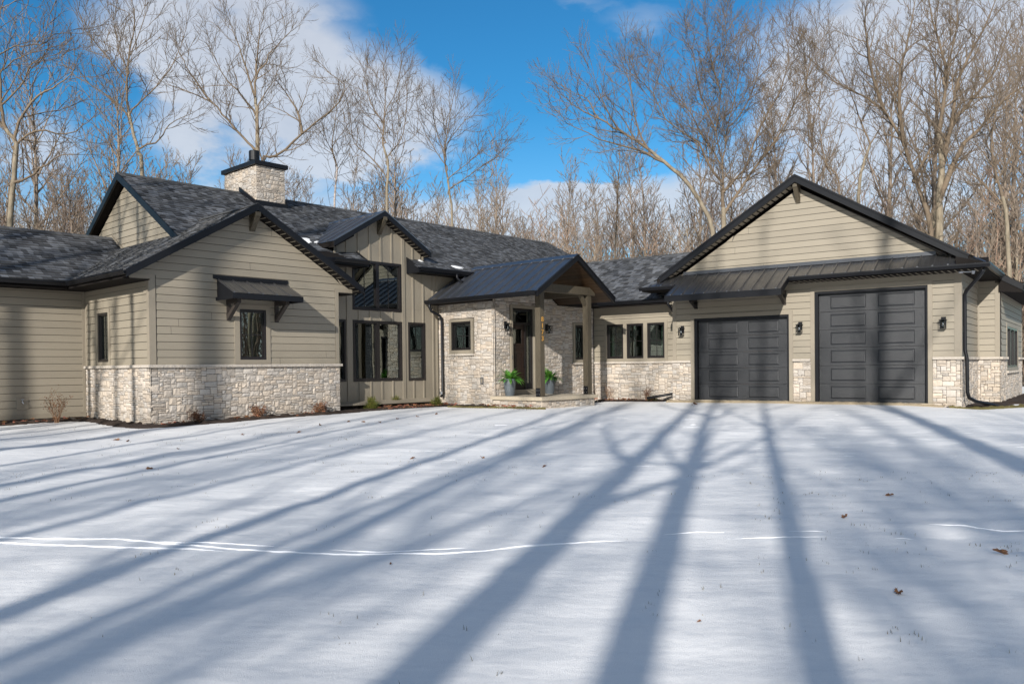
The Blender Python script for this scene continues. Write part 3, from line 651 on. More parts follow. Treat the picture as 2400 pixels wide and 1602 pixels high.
mb = MB(); mb.tube([L_.w(9.55, .03, 2.92), L_.w(9.55, .03, 2.80), L_.w(9.62, -.02, 2.70), L_.w(9.72, -.06, 2.66)], .035, 8); mb.build('gutter_elbow', M_BLACK, house, smooth=True)
mb = MB()
for i in range(132):
    a = 1.29 + i * .14
    if 4.95 < a < 6.0: continue
    if 6.0 <= a < 6.14: mb.build('ridge_cap', M_SHIN, house); mb = MB()
    mb.prism(LB, [(4.74, 5.425), (4.9, 5.515), (5.06, 5.42), (5.06, 5.40), (4.9, 5.49), (4.74, 5.40)], a, a + .137, (.05 + r.random() * .04,) * 3)
mb.build('ridge_cap', M_SHIN, house)
rk = lambda th, b0, b1: [(b0, 5.50 - .605 * (4.9 - b0)), (4.9, 5.50), (b1, 5.50 - .62 * (b1 - 4.9)), (b1, 5.50 - .62 * (b1 - 4.9) - th), (4.9, 5.50 - th), (b0, 5.50 - .605 * (4.9 - b0) - th)]
body(LB, rk(.20, .9, 9.5), 1.27, 1.33, 'rake_board', M_BLACK)
body(LB, [(b, z - .02) for b, z in [(.1, 3.03), (4.9, 5.49), (9.5, 2.63)]] + [(9.5, 2.43), (4.9, 5.29), (.1, 2.83)], 19.72, 19.78, 'rake_board', M_BLACK)
# main left gable wall
PM = wallA(L_, 1.56)
siding(PM, .9, 9.2, 2.9, 5.3, (), lambda z: (4.9 - (5.27 - z) / .605, 4.9 + (5.27 - z) / .62), phase=-.03, joints=.1).build('siding', M_SIDE, house, recalc=False)
mb = MB(); mb.prism(PM, [(.9, 2.7), (9.0, 2.7), (4.9, 5.28)], -.14, .0); mb.build('wall', M_MORTAR, house)
mb = MB(); mb.prism(lambda b, a, z: L_.w(a, b, z), bandpoly([(3.8, 2.62), (5.90, 3.84)], -.05), 1.50, 1.545); mb.build('step_flashing', M_TRIM, house)
# great room gable roof (metal)
body(LA, bandpoly([(5.26, 3.52), (7.0, 4.535), (8.74, 3.52)], .13), .38, 3.3)
seam_metal(lambda s, t, h: L_.w(5.24 + t, s, 3.525 + .585 * t + h), .35, 3.4, 0, 1.76, .41, off=.0).build('metal_roof', M_METAL, house)
seam_metal(lambda s, t, h: L_.w(8.76 - t, s, 3.525 + .585 * t + h), .35, 3.4, 0, 1.76, .41, off=.0).build('metal_roof', M_METAL, house)
body(LA, bandpoly([(6.86, 4.50), (7.0, 4.585), (7.14, 4.50)], .02), .34, 3.2, 'ridge_cap', M_METAL)
body(LA, bandpoly([(5.23, 3.53), (7.0, 4.565), (8.77, 3.53)], .15), .33, .38, 'rake_board', M_BLACK)
body(LA, [(5.26, 3.5), (5.26, 3.36), (5.9, 3.72), (5.9, 3.9)], .36, .66, 'soffit')
mb = MB()
for k in range(13):
    a = 7.1 + k * .13; z = 4.40 - (a - 7.0) * .585
    mb.quad(L_.w(a, .385, z), L_.w(a, .65, z), L_.w(a + .02, .65, z - .012), L_.w(a + .02, .385, z - .012))
mb.build('soffit_joint', M_TRIM, house)
# porch and entry roof (metal)
PA0, PA1, PC, PZ, PS_ = 8.80, 12.34, 10.57, 2.07, .632
shp = lambda e: [(PA0 + e, PZ + PS_ * e), (PC, PZ + PS_ * (PC - PA0)), (PA1 - e, PZ + PS_ * e)]
body(LA, bandpoly([(PA0 + .02, PZ), (PC, PZ + PS_ * (PC - PA0) - .012), (PA1 - .02, PZ)], .12), -3.88, .6)
seam_metal(lambda s, t, h: L_.w(PA0 + t, s, PZ + PS_ * t + h), -3.92, .62, 0, PC - PA0, .405, off=.0).build('metal_roof', M_METAL, house)
seam_metal(lambda s, t, h: L_.w(PA1 - t, s, PZ + PS_ * t + h), -3.92, .62, 0, PC - PA0, .405, off=.0).build('metal_roof', M_METAL, house)
body(LA, bandpoly([(PC - .17, PZ + PS_ * (PC - PA0) - .065), (PC, PZ + PS_ * (PC - PA0) + .045), (PC + .17, PZ + PS_ * (PC - PA0) - .065)], .02), -3.94, .25, 'ridge_cap', M_METAL)
body(LA, bandpoly([(PA0 - .03, PZ - .005), (PC, PZ + PS_ * (PC - PA0) + .012), (PA1 + .03, PZ - .005)], .155), -3.95, -3.88, 'rake_board', M_BLACK)
body(LA, bandpoly([(PA0 - .045, PZ + .005), (PC, PZ + PS_ * (PC - PA0) + .03), (PA1 + .045, PZ + .005)], .05), -3.965, -3.95, 'rake_trim', M_BLACK)
for sgn, e in ((1, PA0), (-1, PA1)):
    mb = MB(); k = 0; t = .03
    while t < 1.74:
        v = r.uniform(.6, 1.25); P0 = lambda tt, b: L_.w(e + sgn * tt, b, PZ + PS_ * tt - .134)
        mb.quad(P0(t, -3.86), P0(t + .125, -3.86), P0(t + .125, -1.8), P0(t, -1.8), (v, v, v)); t += .13
    mb.build('ceiling_boards', M_SOFFW, house, recalc=False)
gutter(lambda s, d, z: L_.w(PA0 - d, s, z), -3.9, .60, PZ + .005, depth=.12, h=.12)
body(LA, [(PA0 + .0, PZ - .02), (PA0 + .0, PZ - .12), (9.3, PZ - .12), (9.3, PZ + .2)], -1.75, .6, 'soffit')
mb = MB(); mb.tube([L_.w(PA0 - .06, .42, 1.98), L_.w(PA0 - .06, .42, 1.86), L_.w(PA0 - .0, .40, 1.74), L_.w(9.1, .36, 1.62), L_.w(9.17, .36, 1.54), L_.w(9.19, .36, 1.40), L_.w(9.19, .36, -.80), L_.w(9.12, .36, -.90)], .042, 10); mb.build('downspout', M_BLACK, house, smooth=True)
mb = MB(); mb.tube([L_.w(9.14, .36, -.74), L_.w(9.14, .36, -.82)], .052, 10); mb.build('downspout_boot', M_STEEL, house)
# porch posts, beams, slab
for k, a in enumerate((9.38, 11.575)):
    mb = MB(); PP = wallB(L_, -3.5); mb.box(PP, a, a + .185, -.185, 0, -.845, 2.13 if k else 2.42); p = mb.build('porch_post', M_TIMB, house)
    mb = MB(); PQ = wallA(L_, a); mb.box(PQ, -3.5 + .015, -3.5 + .175, 0, .012, -.84, -.60); sh = mb.build('post_bracket', M_BLACK, p)
    mb = MB()
    for db in (.05, .13):
        for z in (-.78, -.67): mb.tube([PQ(-3.5 + db, .012, z), PQ(-3.5 + db, .022, z)], .011, 8)
    mb.build('bolt', M_STEEL, sh)
mb = MB(); mb.box(wallB(L_, -3.49), 9.30, 11.93, -.20, .03, 2.132, 2.36); mb.build('porch_beam', M_TIMB, house)
for a in (9.385, 11.58):
    mb = MB(); mb.box(wallB(L_, -3.3), a, a + .175, -1.5, -.012, 2.12 if a > 10 else 2.08, 2.33); mb.build('porch_beam', M_TIMB, house)
mb = MB(); mb.prism(lambda a, b, z: L_.w(a, b, z), [(11.30, 2.13), (11.40, 2.13), (11.575, 1.92), (11.575, 1.80)], -3.46, -3.34); mb.build('knee_brace', M_TIMB, house)
slab = MB(); slab.box(LA, 9.10, 11.68, -3.78, -1.79, -.945, -.845); so = slab.build('porch_slab', M_CONC, house)
mb = MB(); mb.box(wallA(L_, 9.18), -3.70, -1.80, -.2, -.02, -1.4, -.946); mb.box(wallB(L_, -3.70), 9.20, 11.58, -.2, -.02, -1.4, -.946); mb.build('mortar', M_MORTAR, so)
stones(wallA(L_, 9.19), -3.72, -1.82, -1.35, -.95, seed=71).build('stone_riser', M_STONE, so, recalc=False)
stones(wallB(L_, -3.70), 9.16, 11.60, -1.35, -.95, seed=72).build('stone_riser', M_STONE, so, recalc=False)
# house number on the left post
for ch, z in (('8', 1.27), ('1', 1.09), ('7', .91), ('3', .73)):
    cu_ = bpy.data.curves.new('numeral', 'FONT'); cu_.body = ch; cu_.size = .195; cu_.extrude = .006; cu_.offset = .002; cu_.align_x = 'CENTER'
    tmp = bpy.data.objects.new('tmp', cu_); C.objects.link(tmp); bpy.context.view_layer.update()
    me = bpy.data.meshes.new_from_object(tmp.evaluated_get(bpy.context.evaluated_depsgraph_get())); bpy.data.objects.remove(tmp); bpy.data.curves.remove(cu_)
    for v in me.vertices: p = L_.w(9.475 + v.co.x, -3.508 - v.co.z, z + v.co.y); v.co = p
    me.materials.clear(); me.materials.append(M_GOLD); put(bpy.data.objects.new('house_numeral', me), house)
# breezeway roof
body(GA, bandpoly([(.0, 2.06), (3.14, 3.89), (6.3, 2.06)], .14), 7.9, 12.55)
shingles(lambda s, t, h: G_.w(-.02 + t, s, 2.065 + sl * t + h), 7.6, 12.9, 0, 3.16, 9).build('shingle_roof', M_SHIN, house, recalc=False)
mb = MB()
for i in range(34): mb.prism(GA, [(2.98, 3.83), (3.14, 3.92), (3.30, 3.83), (3.30, 3.81), (3.14, 3.90), (2.98, 3.81)], 7.9 + i * .14, 8.037 + i * .14, (.06 + r.random() * .05,) * 3)
mb.build('ridge_cap', M_SHIN, house)
gutter(lambda s, d, z: G_.w(.0 - d, s, z), 7.95, 12.5, 2.09, depth=.12, h=.12)
body(GA, [(.0, 2.05), (.0, 1.95), (.62, 1.95), (.62, 2.4)], 7.9, 12.5, 'soffit')
body(LB, [(-2.35, 2.06), (-2.35, 1.95), (-1.75, 1.95), (-1.75, 2.35)], 12.3, 14.1, 'soffit')
body(LB, [(-2.35, 2.07), (-2.35, 2.0), (.6, 3.2), (.6, 3.3)], 12.3, 14.0, 'roof_body', M_BLACK)
mb = MB(); mb.tube([G_.w(-.05, 8.02, 2.0), G_.w(-.05, 8.02, 1.90), G_.w(.2, 7.99, 1.72), G_.w(.42, 7.97, 1.60), G_.w(.5, 7.97, 1.5), G_.w(.5, 7.97, -.75), G_.w(.46, 8.0, -.86), G_.w(.36, 8.1, -.90), G_.w(-.1, 8.75, -1.03)], .042, 8); mb.build('downspout', M_BLACK, house, smooth=True)
# garage roof
gs = .607
gzr = lambda b: 5.23 - gs * abs(b - 4.0)
body(GA if False else (lambda b, a, z: G_.w(a, b, z)), bandpoly([(-.58, gzr(-.58) - .02), (4.0, 5.21), (8.58, gzr(8.58) - .02)], .14), -.33, 9.9)
for sgn, e in ((1, -.60), (-1, 8.60)):
    shingles(lambda s, t, h: G_.w(s, e + sgn * t, gzr(-.6) - .008 + gs * t + h), -.37, 9.95, 0, 4.6, 20 + sgn).build('shingle_roof', M_SHIN, house, recalc=False)
mb = MB()
for i in range(73): mb.prism(lambda b, a, z: G_.w(a, b, z), [(3.84, 5.15), (4.0, 5.26), (4.16, 5.15), (4.16, 5.13), (4.0, 5.235), (3.84, 5.13)], -.37 + i * .14, -.233 + i * .14, (.06 + r.random() * .05,) * 3)
mb.build('ridge_cap', M_SHIN, house)
RB = lambda b, a, z: G_.w(a, b, z)
body(RB, bandpoly([(-.22, gzr(-.22) + .005), (4.0, 5.245), (8.12, gzr(8.12) + .005)], .20), -.40, -.33, 'rake_board', M_BLACK)
body(RB, bandpoly([(-.24, gzr(-.24) + .02), (4.0, 5.265), (8.14, gzr(8.14) + .02)], .06), -.42, -.40, 'rake_trim', M_BLACK)
mb = MB()
for k in range(28):
    b = 4.15 + k * .14; z = 5.06 - (b - 4.0) * gs
    if z > 2.7: mb.quad(G_.w(-.33, b, z), G_.w(-.0, b, z), G_.w(0, b + .10, z - .10 * gs), G_.w(-.33, b + .10, z - .10 * gs))
    b = 3.85 - k * .14
mb.build('soffit_slats', M_TRIM, house)
body(RB, [(b, gzr(b) - .165) for b in (0.0, 3.95)] + [(3.95, gzr(3.95) - .18), (0.0, gzr(0) - .18)], -.33, 0, 'soffit_panel', M_TRIM)
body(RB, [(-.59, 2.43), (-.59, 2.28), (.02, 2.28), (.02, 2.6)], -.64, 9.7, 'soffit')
gutter(lambda s, d, z: G_.w(s, -.60 - d, z), -.72, 2.75, 2.42)
# bump-out roof slope with its rake
body(RB, bandpoly([(-1.12, gzr(-1.12)), (-.55, gzr(-.55))], .17), 2.98, 9.9, 'bump_roof', M_BLACK)
shingles(lambda s, t, h: G_.w(s, -1.14 + t, gzr(-1.14) + .006 + gs * t + h), 2.97, 9.9, 0, .6, 33).build('shingle_roof', M_SHIN, house, recalc=False)
body(RB, [(-1.10, 2.02), (-1.10, 1.90), (-.55, 1.95), (-.55, 2.3)], 3.0, 9.85, 'soffit')
gutter(lambda s, d, z: G_.w(s, -1.13 - d, z), 2.98, 9.9, 2.10)
# skirt roof over the doors
ss = .57; SZ = lambda a: 2.755 + ss * a
def skirt(b0, b1, ao, off): return seam_metal(lambda s, t, h: G_.w(ao + t, s, SZ(ao + t) + h), b0, b1, 0, -ao, .345, off=off)
skirt(-.02, 4.12, -.66, .21).build('metal_roof', M_METAL, house); skirt(4.12, 7.52, -1.27, .135).build('metal_roof', M_METAL, house); skirt(7.52, 8.0, -.66, .1).build('metal_roof', M_METAL, house)
body(GA, bandpoly([(-.65, SZ(-.65) - .004), (.0, SZ(0) - .004)], .08), 0, 4.12, 'skirt_body'); body(GA, bandpoly([(-.65, SZ(-.65) - .004), (.0, SZ(0) - .004)], .08), 7.52, 8.0, 'skirt_body')
body(GA, bandpoly([(-1.26, SZ(-1.26) - .004), (.0, SZ(0) - .004)], .10), 4.13, 7.51, 'skirt_body', M_BLACK)
body(GA, [(-.65, 2.36), (-.65, 2.27), (0, 2.27), (0, 2.6)], -.62, 4.11, 'soffit'); body(GA, [(-.65, 2.36), (-.65, 2.27), (0, 2.27), (0, 2.6)], 7.53, 8.6, 'soffit')
mb = MB()
for k in range(32): b = -.55 + k * .146; mb.box(GA, -.63, -.01, b, b + .03, 2.264, 2.27)
mb.build('soffit_joint', M_TRIM, house)
body(GA, [(-1.29, SZ(-1.27) + .015), (-1.29, 1.87), (-1.26, 1.87), (-1.26, SZ(-1.27) + .015)], 4.10, 7.54, 'fascia', M_BLACK)
for b in (4.10, 7.515): body(GA, bandpoly([(-1.28, SZ(-1.28) + .02), (-.60, SZ(-.60) + .02)], .16), b, b + .025, 'fascia', M_BLACK)
gutter(lambda s, d, z: G_.w(-.66 - d, s, z), -.72, 4.08, 2.395, h=.10); gutter(lambda s, d, z: G_.w(-.66 - d, s, z), 7.56, 8.66, 2.395, h=.10)
body(GA, [(-.02 - .03, 2.85), (-.05, 2.75), (0.02, 2.75), (.02, 2.85)], .55, 7.5, 'wall_flashing', mat('weathered_flashing', (.075, .08, .09), .45, metal=.5))
for sg, bc in ((-1, 0.0), (1, 7.98)):
    mb = MB(); e = bc + sg * .62; zt, zc = SZ(-.66), SZ(0)
    A, B, Cc, D, E_ = G_.w(-.66, e, zt), G_.w(-.66, bc, zt), G_.w(0, bc, zc), G_.w(0, e, zt + .02), G_.w(-.66, e, zt - .08)
    mb.add([A, B, Cc, D], [(0, 1, 2), (0, 2, 3)]); mb.add([A, D, G_.w(0, e, zt - .08), E_], [(0, 1, 2, 3)])
    for k in (.2, .4): b = bc + sg * k; a1 = -.66 * (k / .62); mb.tube([G_.w(-.66, b, zt + .015), G_.w(a1, b, SZ(a1) + .015)], .012, 4)
    mb.tube([A + Vector((0, 0, .02)), Cc + Vector((0, 0, .02))], .035, 4); mb.build('hip_return', M_METAL, house)
def bracket(P, s, w, z_top, z_bot, reach, name='roof_bracket', m=None, block=True, z_head=None):
    mb = MB(); h = w / 2
    mb.box(P, s - h, s + h, .0, .06, z_bot, z_top)
    mb.box(P, s - h * .99, s + h * .99, .06, reach, z_top - .10, z_top)
    mb.prism(lambda d, ss_, z: P(ss_, d, z), [(.06, z_bot + .02), (.06, z_bot + .14), (reach - .13, z_top - .10), (reach - .02, z_top - .10)], s - h * .98, s + h * .98)
    return mb.build(name, m or M_TIMB, house)
bracket(PR, 7.1, .09, 2.0, 1.70, .45, m=M_BLACK); bracket(PR, 4.42, .09, 2.08, 1.69, .6, m=M_BRK)
bracket(PR, 4.02, .12, 5.02, 4.52, .34); bracket(PF, 2.54, .14, 3.86, 3.42, .33, m=M_TRIM if False else M_TIMB); bracket(PG, 7.0, .13, 4.40, 3.92, .33)
# window awning
AP = PF
mb = MB(); mb.prism(lambda d, s, z: AP(s, d, z), [(0, 2.17), (.80, 1.80), (.80, 1.72), (0, 1.72)], 1.60, 3.42); aw = mb.build('window_awning', M_BLACK, house)
seam_metal(lambda s, t, h: AP(s, .83 - t, 1.80 + .462 * t + h), 1.57, 3.45, 0, .83, .37, off=.04, h=.03).build('metal_roof', M_METAL, aw)
mb = MB(); mb.box(AP, 1.565, 3.455, .80, .83, 1.67, 1.80); mb.box(AP, 1.565, 1.60, 0, .80, 1.66, 1.74); mb.box(AP, 3.42, 3.455, 0, .80, 1.66, 1.74); mb.box(AP, 1.50, 3.52, 0, .04, 2.18, 2.27); mb.prism(lambda d, s, z: AP(s, d, z), [(.0, 2.20), (.08, 2.16), (.08, 2.18), (.0, 2.22)], 1.55, 3.47); mb.build('fascia', M_BLACK, aw)
bracket(PF, 1.88, .10, 1.70, 1.20, .55, 'awning_bracket', M_BRK); bracket(PF, 3.18, .10, 1.70, 1.20, .55, 'awning_bracket', M_BRK)
# chimney
mb = MB(); mb.box(LA, 5.03, 5.98, 4.03, 5.9, 4.3, 6.21); chim = mb.build('chimney', M_MORTAR, house)
stones(wallB(L_, 4.03), 5.0, 6.0, 4.95, 6.21, seed=61, big=1).build('stone_veneer', M_STONE, chim, recalc=False)
stones(wallA(L_, 5.03), 4.0, 5.93, 4.8, 6.21, seed=62).build('stone_veneer', M_STONE, chim, recalc=False)
mb = MB(); mb.box(LA, 4.93, 6.07, 3.93, 6.0, 6.215, 6.34); mb.build('chimney_cap', M_BLACK, chim)
mb = MB(); c = L_.w(5.5, 4.95, 0); mb.lathe(c.x, c.y, [(.09, EYE + 6.34), (.09, EYE + 6.5), (.10, EYE + 6.51), (.165, EYE + 6.58), (.165, EYE + 6.86), (.15, EYE + 6.88)], 20); mb.build('flue', M_BLACK, chim, smooth=False)
mb = MB(); mb.prism(lambda b, a, z: L_.w(a, b, z), [(3.9, mz(5, 3.9) - .02), (4.9, 5.47), (4.9, 5.66), (3.9, mz(5, 3.9) + .14)], 4.93, 4.975); mb.box(LA, 4.95, 6.05, 3.92, 3.97, 4.7, 5.13); mb.box(LA, 6.01, 6.05, 3.97, 4.9, 4.9, 5.2); mb.build('chimney_flashing', M_BLACK, chim)
# snow left on the roofs
def roof_snow(a, b, w, h, seed):
    q = random.Random(seed); mb = MB(); n = 14; c = L_.w(a, b, mz(a, b) + .05)
    ring = []
    for k in range(n):
        t = 2 * math.pi * k / n; rr = 1 + q.uniform(-.25, .25); aa, bb = a + w * rr * math.cos(t), b + h * rr * math.sin(t); ring.append(L_.w(aa, bb, mz(aa, bb) + .015))
    mb.add([c] + ring, [(0, 1 + k, 1 + (k + 1) % n) for k in range(n)]); return mb.build('snow_patch', M_SNOW, house, smooth=True)
roof_snow(5.0, 1.45, .22, .2, 1); roof_snow(5.35, 1.3, .15, .1, 5); roof_snow(9.95, .42, .25, .12, 2); roof_snow(8.55, .62, .12, .08, 3)
# big downspout at the right corner of the garage
mb = MB(); mb.tube([G_.w(-.55, -.55, 2.32), G_.w(-.55, -.55, 2.20), G_.w(-.45, -.45, 2.08), G_.w(-.1, -.15, 1.80), G_.w(.02, -.09, 1.70), G_.w(.04, -.09, 1.5), G_.w(.04, -.09, .3), G_.w(.04, -.13, .1), G_.w(.04, -.14, -.75), G_.w(.08, -.17, -.90), G_.w(.3, -.3, -1.0), G_.w(1.1, -.75, -1.16), G_.w(2.1, -1.25, -1.33)], .045, 10); ds = mb.build('downspout', M_BLACK, house, smooth=True)
mb = MB(); q = G_.w(-.35, -.05, 2.24); mb.lathe(q.x, q.y, [(.05, q.z - .03), (.06, q.z), (.05, q.z + .03)], 10); q2 = G_.w(-.35, -.32, 2.22); mb.tube([q, q2], .016, 6); mb.lathe(q2.x, q2.y, [(.03, q2.z - .05), (.05, q2.z + .03)], 10); mb.build('security_light', M_STEEL, house)
# ------------------------------------------------------------------ wall lanterns
def lantern(P, s, z, label):
    o = P(s, 0, z); t = thing('wall_lantern', label, 'lantern', o, 'black wall lanterns')
    d0 = .022; mb = MB(); mb.box(P, s - .055, s + .055, d0, d0 + .02, z - .06, z + .16); mb.box(P, s - .012, s + .012, d0 + .02, .13, z + .095, z + .115); mb.build('backplate', M_BLACK, t)
    mb = MB(); h = .085
    mb.box(P, s - h, s + h, .14 - h, .14 + h, z + .075, z + .088); mb.box(P, s - .045, s + .045, .095, .185, z + .088, z + .105)
    for a in (-1, 1):
        for b in (-1, 1): mb.box(P, s + a * .06 - .007, s + a * .06 + .007, .14 + b * .06 - .007, .14 + b * .06 + .007, z - .12, z + .075)
    mb.box(P, s - .072, s + .072, .068, .212, z - .135, z - .12)
    for a in (-1, 1): mb.prism(P, [(s - .06 * a, z - .115), (s - .05 * a, z - .115), (s + .06 * a, z + .07), (s + .05 * a, z + .07)], .198, .204)
    mb.build('cage', M_BLACK, t)
    c = P(s, .14, 0); mb = MB(); mb.lathe(c.x, c.y, [(.032, EYE + z - .115), (.04, EYE + z - .05), (.032, EYE + z + .07)], 14); mb.build('glass_globe', M_LAMPG, t, smooth=True)
    mb = MB(); mb.lathe(c.x, c.y, [(.012, EYE + z - .11), (.018, EYE + z - .03), (.010, EYE + z + .02)], 10); mb.build('bulb', M_STEEL, t, smooth=True)
    return t
lantern(PR, 7.55, 1.05, 'black wall lantern left of the smaller garage door')
lantern(PR, 3.98, 1.02, 'black wall lantern on the pier between the two garage doors')
lantern(PR, .38, 1.0, 'black wall lantern right of the taller garage door')
lantern(wallB(L_, -1.82), 9.72, 1.20, 'black wall lantern on the stone left of the entry door')
lantern(wallB(L_, -1.82), 11.62, 1.18, 'black wall lantern on the stone right of the entry door, half behind the post')
# ------------------------------------------------------------------ planters with ferns on the porch
def planter(a, b, label, flabel, seed):
    c = L_.w(a, b, -.845); t = thing('planter', label, 'planter', c, 'grey planters by the door'); z = c.z
    mb = MB(); mb.lathe(c.x, c.y, [(.13, z), (.155, z + .12), (.18, z + .35), (.185, z + .50), (.165, z + .50), (.16, z + .45)], 28); mb.build('pot', M_POT, t, smooth=False)
    mb = MB(); mb.lathe(c.x, c.y, [(.15, z + .44), (.155, z + .462)], 20); mb.build('soil', M_SOIL, t)
    q = random.Random(seed); top = Vector((c.x, c.y, z + .46)); f = thing('fern', flabel, 'fern', top, 'green ferns by the door')
    mb = MB()
    for k in range(64):
        az = q.uniform(0, 2 * math.pi); el = q.uniform(.15, 1.3); Ln = q.uniform(.34, .52); p = top + Vector((math.cos(az), math.sin(az), 0)) * q.uniform(0, .08)
        d = Vector((math.cos(az) * math.cos(el), math.sin(az) * math.cos(el), math.sin(el))); side = Vector((-math.sin(az), math.cos(az), 0)); v = q.uniform(.7, 1.3); col = (v * q.uniform(.8, 1.3), v, v * .9)
        pr = None; n = 9
        for i in range(n + 1):
            u = i / n; w = .050 * math.sin(math.pi * min(1, u * 1.05 + .08)) + .002
            up = d.cross(side); cur = (p - side * w + up * w * .25, p.copy(), p + side * w + up * w * .25)
            if pr:
                # serrated leaflets on both sides of the rib
                g = .28; a0 = pr[0].lerp(pr[1], .0); 
                mb.quad(pr[1], cur[1].lerp(pr[1], .25), cur[0], pr[0].lerp(cur[0], .25), col); mb.quad(pr[1], cur[1].lerp(pr[1], .25), cur[2], pr[2].lerp(cur[2], .25), col)
            pr = cur; p = p + d * (Ln / n); d = (d + Vector((0, 0, -.16))).normalized()
    mb.build('fronds', M_FERN, f, recalc=False)
planter(9.56, -2.15, 'tapered grey planter left of the entry door on the porch slab', 'bright green fern in the planter left of the door', 1)
planter(11.38, -2.15, 'tapered grey planter right of the entry door behind the left porch post', 'bright green fern in the planter behind the porch post', 2)
YARD_SHADOWS = [(-.52, -11, 5, 1.05, .3), (.33, -9, 2, 1.15, 1.2), (3.3, -12, 3, 1.1, 2.0), (-4.25, -12, 2, 1.2, 4.0), (-3.75, -16, 2, 1.0, .8), (-3.05, -18, 5, 1.1, 2.2), (-1.75, -12, 5, 1.15, 5.2), (-6.2, -18, 2, 1.1, 1.0), (-7.6, -12, 2, 1.0, 3.0),
                (-9.0, -16, 2, 1.0, 0), (-10.4, -10, 2, 1.0, 1.5), (-12.1, -12, 3, 1.2, 2.6), (-14.5, -12, 0, 1.0, .4), (-15.6, -14, 3, 1, 2.4), (-17, -16, 1, 1, 1.1), (5.6, -26, 1, 1.0, 1.9), (8.5, -16, 0, 1.0, 2.9), (-20, -9, 1, 1, 3.3), (2.0, -30, 3, 1, .4), (-8.2, -28, 3, 1, 3.9), (7, -34, 3, 1, 1),
                (1.0, -24, 4, .9, .6), (4.6, -22, 4, .85, 2.6), (-2.4, -27, 4, .95, 4.1), (-9.5, -36, 4, 1.0, 3.2), (6.8, -18, 4, .75, .2), (-13.5, -30, 4, 1.0, 2.2), (2.4, -33, 4, 1.05, 3.6), (9.6, -28, 4, .9, 4.4),
                (-7.0, -24, 4, .85, 5.0), (-13.55, -1, 2, 1.0, 2.0), (-16.1, 3, 2, 1.0, 1.0), (-16.9, -2, 0, 1.0, 5.0), (-18.3, -3, 0, 1.0, 2.5)]
# ------------------------------------------------------------------ ground
def axis(vals):
    out = []
    for a, b, st in vals:
        x = a
        while x < b - 1e-6: out.append(x); x += st
    return out
def snow_h(x, y):
    h = gz(x, y)
    n = noise.noise(Vector((x * .55, y * .9, 3.1))) * .035 + noise.noise(Vector((x * 1.9, y * 3.1, 7.7))) * .012
    rough = min(1, max(0, (x - 2.2) / 1.5)) * min(1, max(0, (9 - y) / 3))
    n += rough * (noise.noise(Vector((x * 2.3, y * 3.7, 1.3))) * .055 + noise.noise(Vector((x * 5, y * 8, 1.3))) * .014)
    n += noise.noise(Vector((x * 6.5, y * 11, 9.2))) * .0035 * (1.0 + rough)
    return h + n * (1 if y > 0 else .5) * min(1, max(.25, (22 - y) / 6))
xs = axis([(-400, -60, 20), (-60, -14, 2), (-14, -7, .25), (-7, 8, .085), (8, 16, .2), (16, 60, 2), (60, 401, 20)]); ys = axis([(-120, -10, 10), (-10, 2, .8), (2, 9, .085), (9, 16, .14), (16, 30, .3), (30, 46, 2), (46, 600, 20)])
gm = MB(); nx = len(xs); FW = 27.5
for y in ys:
    for x in xs: gm.v.append(Vector((x, y, snow_h(x, y) if -10 < y < 31 and -15 < x < 17 else gz(x, min(y, 30)))))
for j in range(len(ys) - 1):
    for i in range(nx - 1):
        o = j * nx + i; gm.f.append((o, o + 1, o + nx + 1, o + nx)); gm.c.append((1, 1, 1))
gm.build('snow_ground', M_SNOW, None, smooth=True, recalc=False, kind='structure')
# woodland floor behind the house (leaf litter with thin snow)
mb = MB(); 
for x0, y0, x1, y1 in ((-400, 41, 400, 620), (-400, 26, -13, 41), (13, 38, 400, 41)): mb.quad(Vector((x0, y0, .46)), Vector((x1, y0, .46)), Vector((x1, y1, .46)), Vector((x0, y1, .46)))
mb.build('woodland_floor', M_FLOORW, None, recalc=False, kind='structure')
# bark mulch beds along the walls
def bed(name, pts, width, m, seed, lift=.045, inner=-.05, st=.07, rough=.05, fl='structure'):
    q = random.Random(seed); mb = MB(); rows = []; nw = max(3, int(width / st)); path = []
    for (p0, n0), (p1, n1) in zip(pts[:-1], pts[1:]):
        k = max(1, int((p1 - p0).length / st)); path += [(p0.lerp(p1, i / k), n0.lerp(n1, i / k)) for i in range(k)]
    path.append(pts[-1])
    for i, (p, n) in enumerate(path):
        row = []
        for j in range(nw + 1):
            u = j / nw; w = inner + (width - inner) * u; P = p + n * w
            ed = min(1, (1 - u) * 4) ; hh = snow_h(P.x, P.y) + lift * ed - .05 * (1 - ed) + (noise.noise(P * 7 + Vector((0, 0, seed))) * rough) + q.uniform(-.012, .012)
            row.append(len(mb.v)); mb.v.append(Vector((P.x, P.y, hh)))
        rows.append(row)
    for a, b in zip(rows[:-1], rows[1:]):
        for j in range(nw): mb.f.append((a[j], b[j], b[j + 1], a[j + 1])); mb.c.append((1, 1, 1))
    return mb.build(name, m, None, smooth=True, recalc=False, kind=fl)
def v2(F, a, b): p = F.w(a, b, 0); p.z = 0; return p
nb = Vector((-L_.b[0], -L_.b[1], 0)); na = Vector((-L_.a[0], -L_.a[1], 0)); gb = Vector((-G_.b[0], -G_.b[1], 0)); ga = Vector((-G_.a[0], -G_.a[1], 0))
bed('mulch_bed', [(v2(L_, -14, 3.78), nb), (v2(L_, -.6, 3.78), nb), (v2(L_, -.05, 3.2), (na + nb).normalized()), (v2(L_, -.05, .6), na), (v2(L_, 0, 0), (na + nb).normalized() * 1.25), (v2(L_, .6, 0), nb), (v2(L_, 5.4, 0), nb)], .62, M_MULCH, 1, rough=.075)
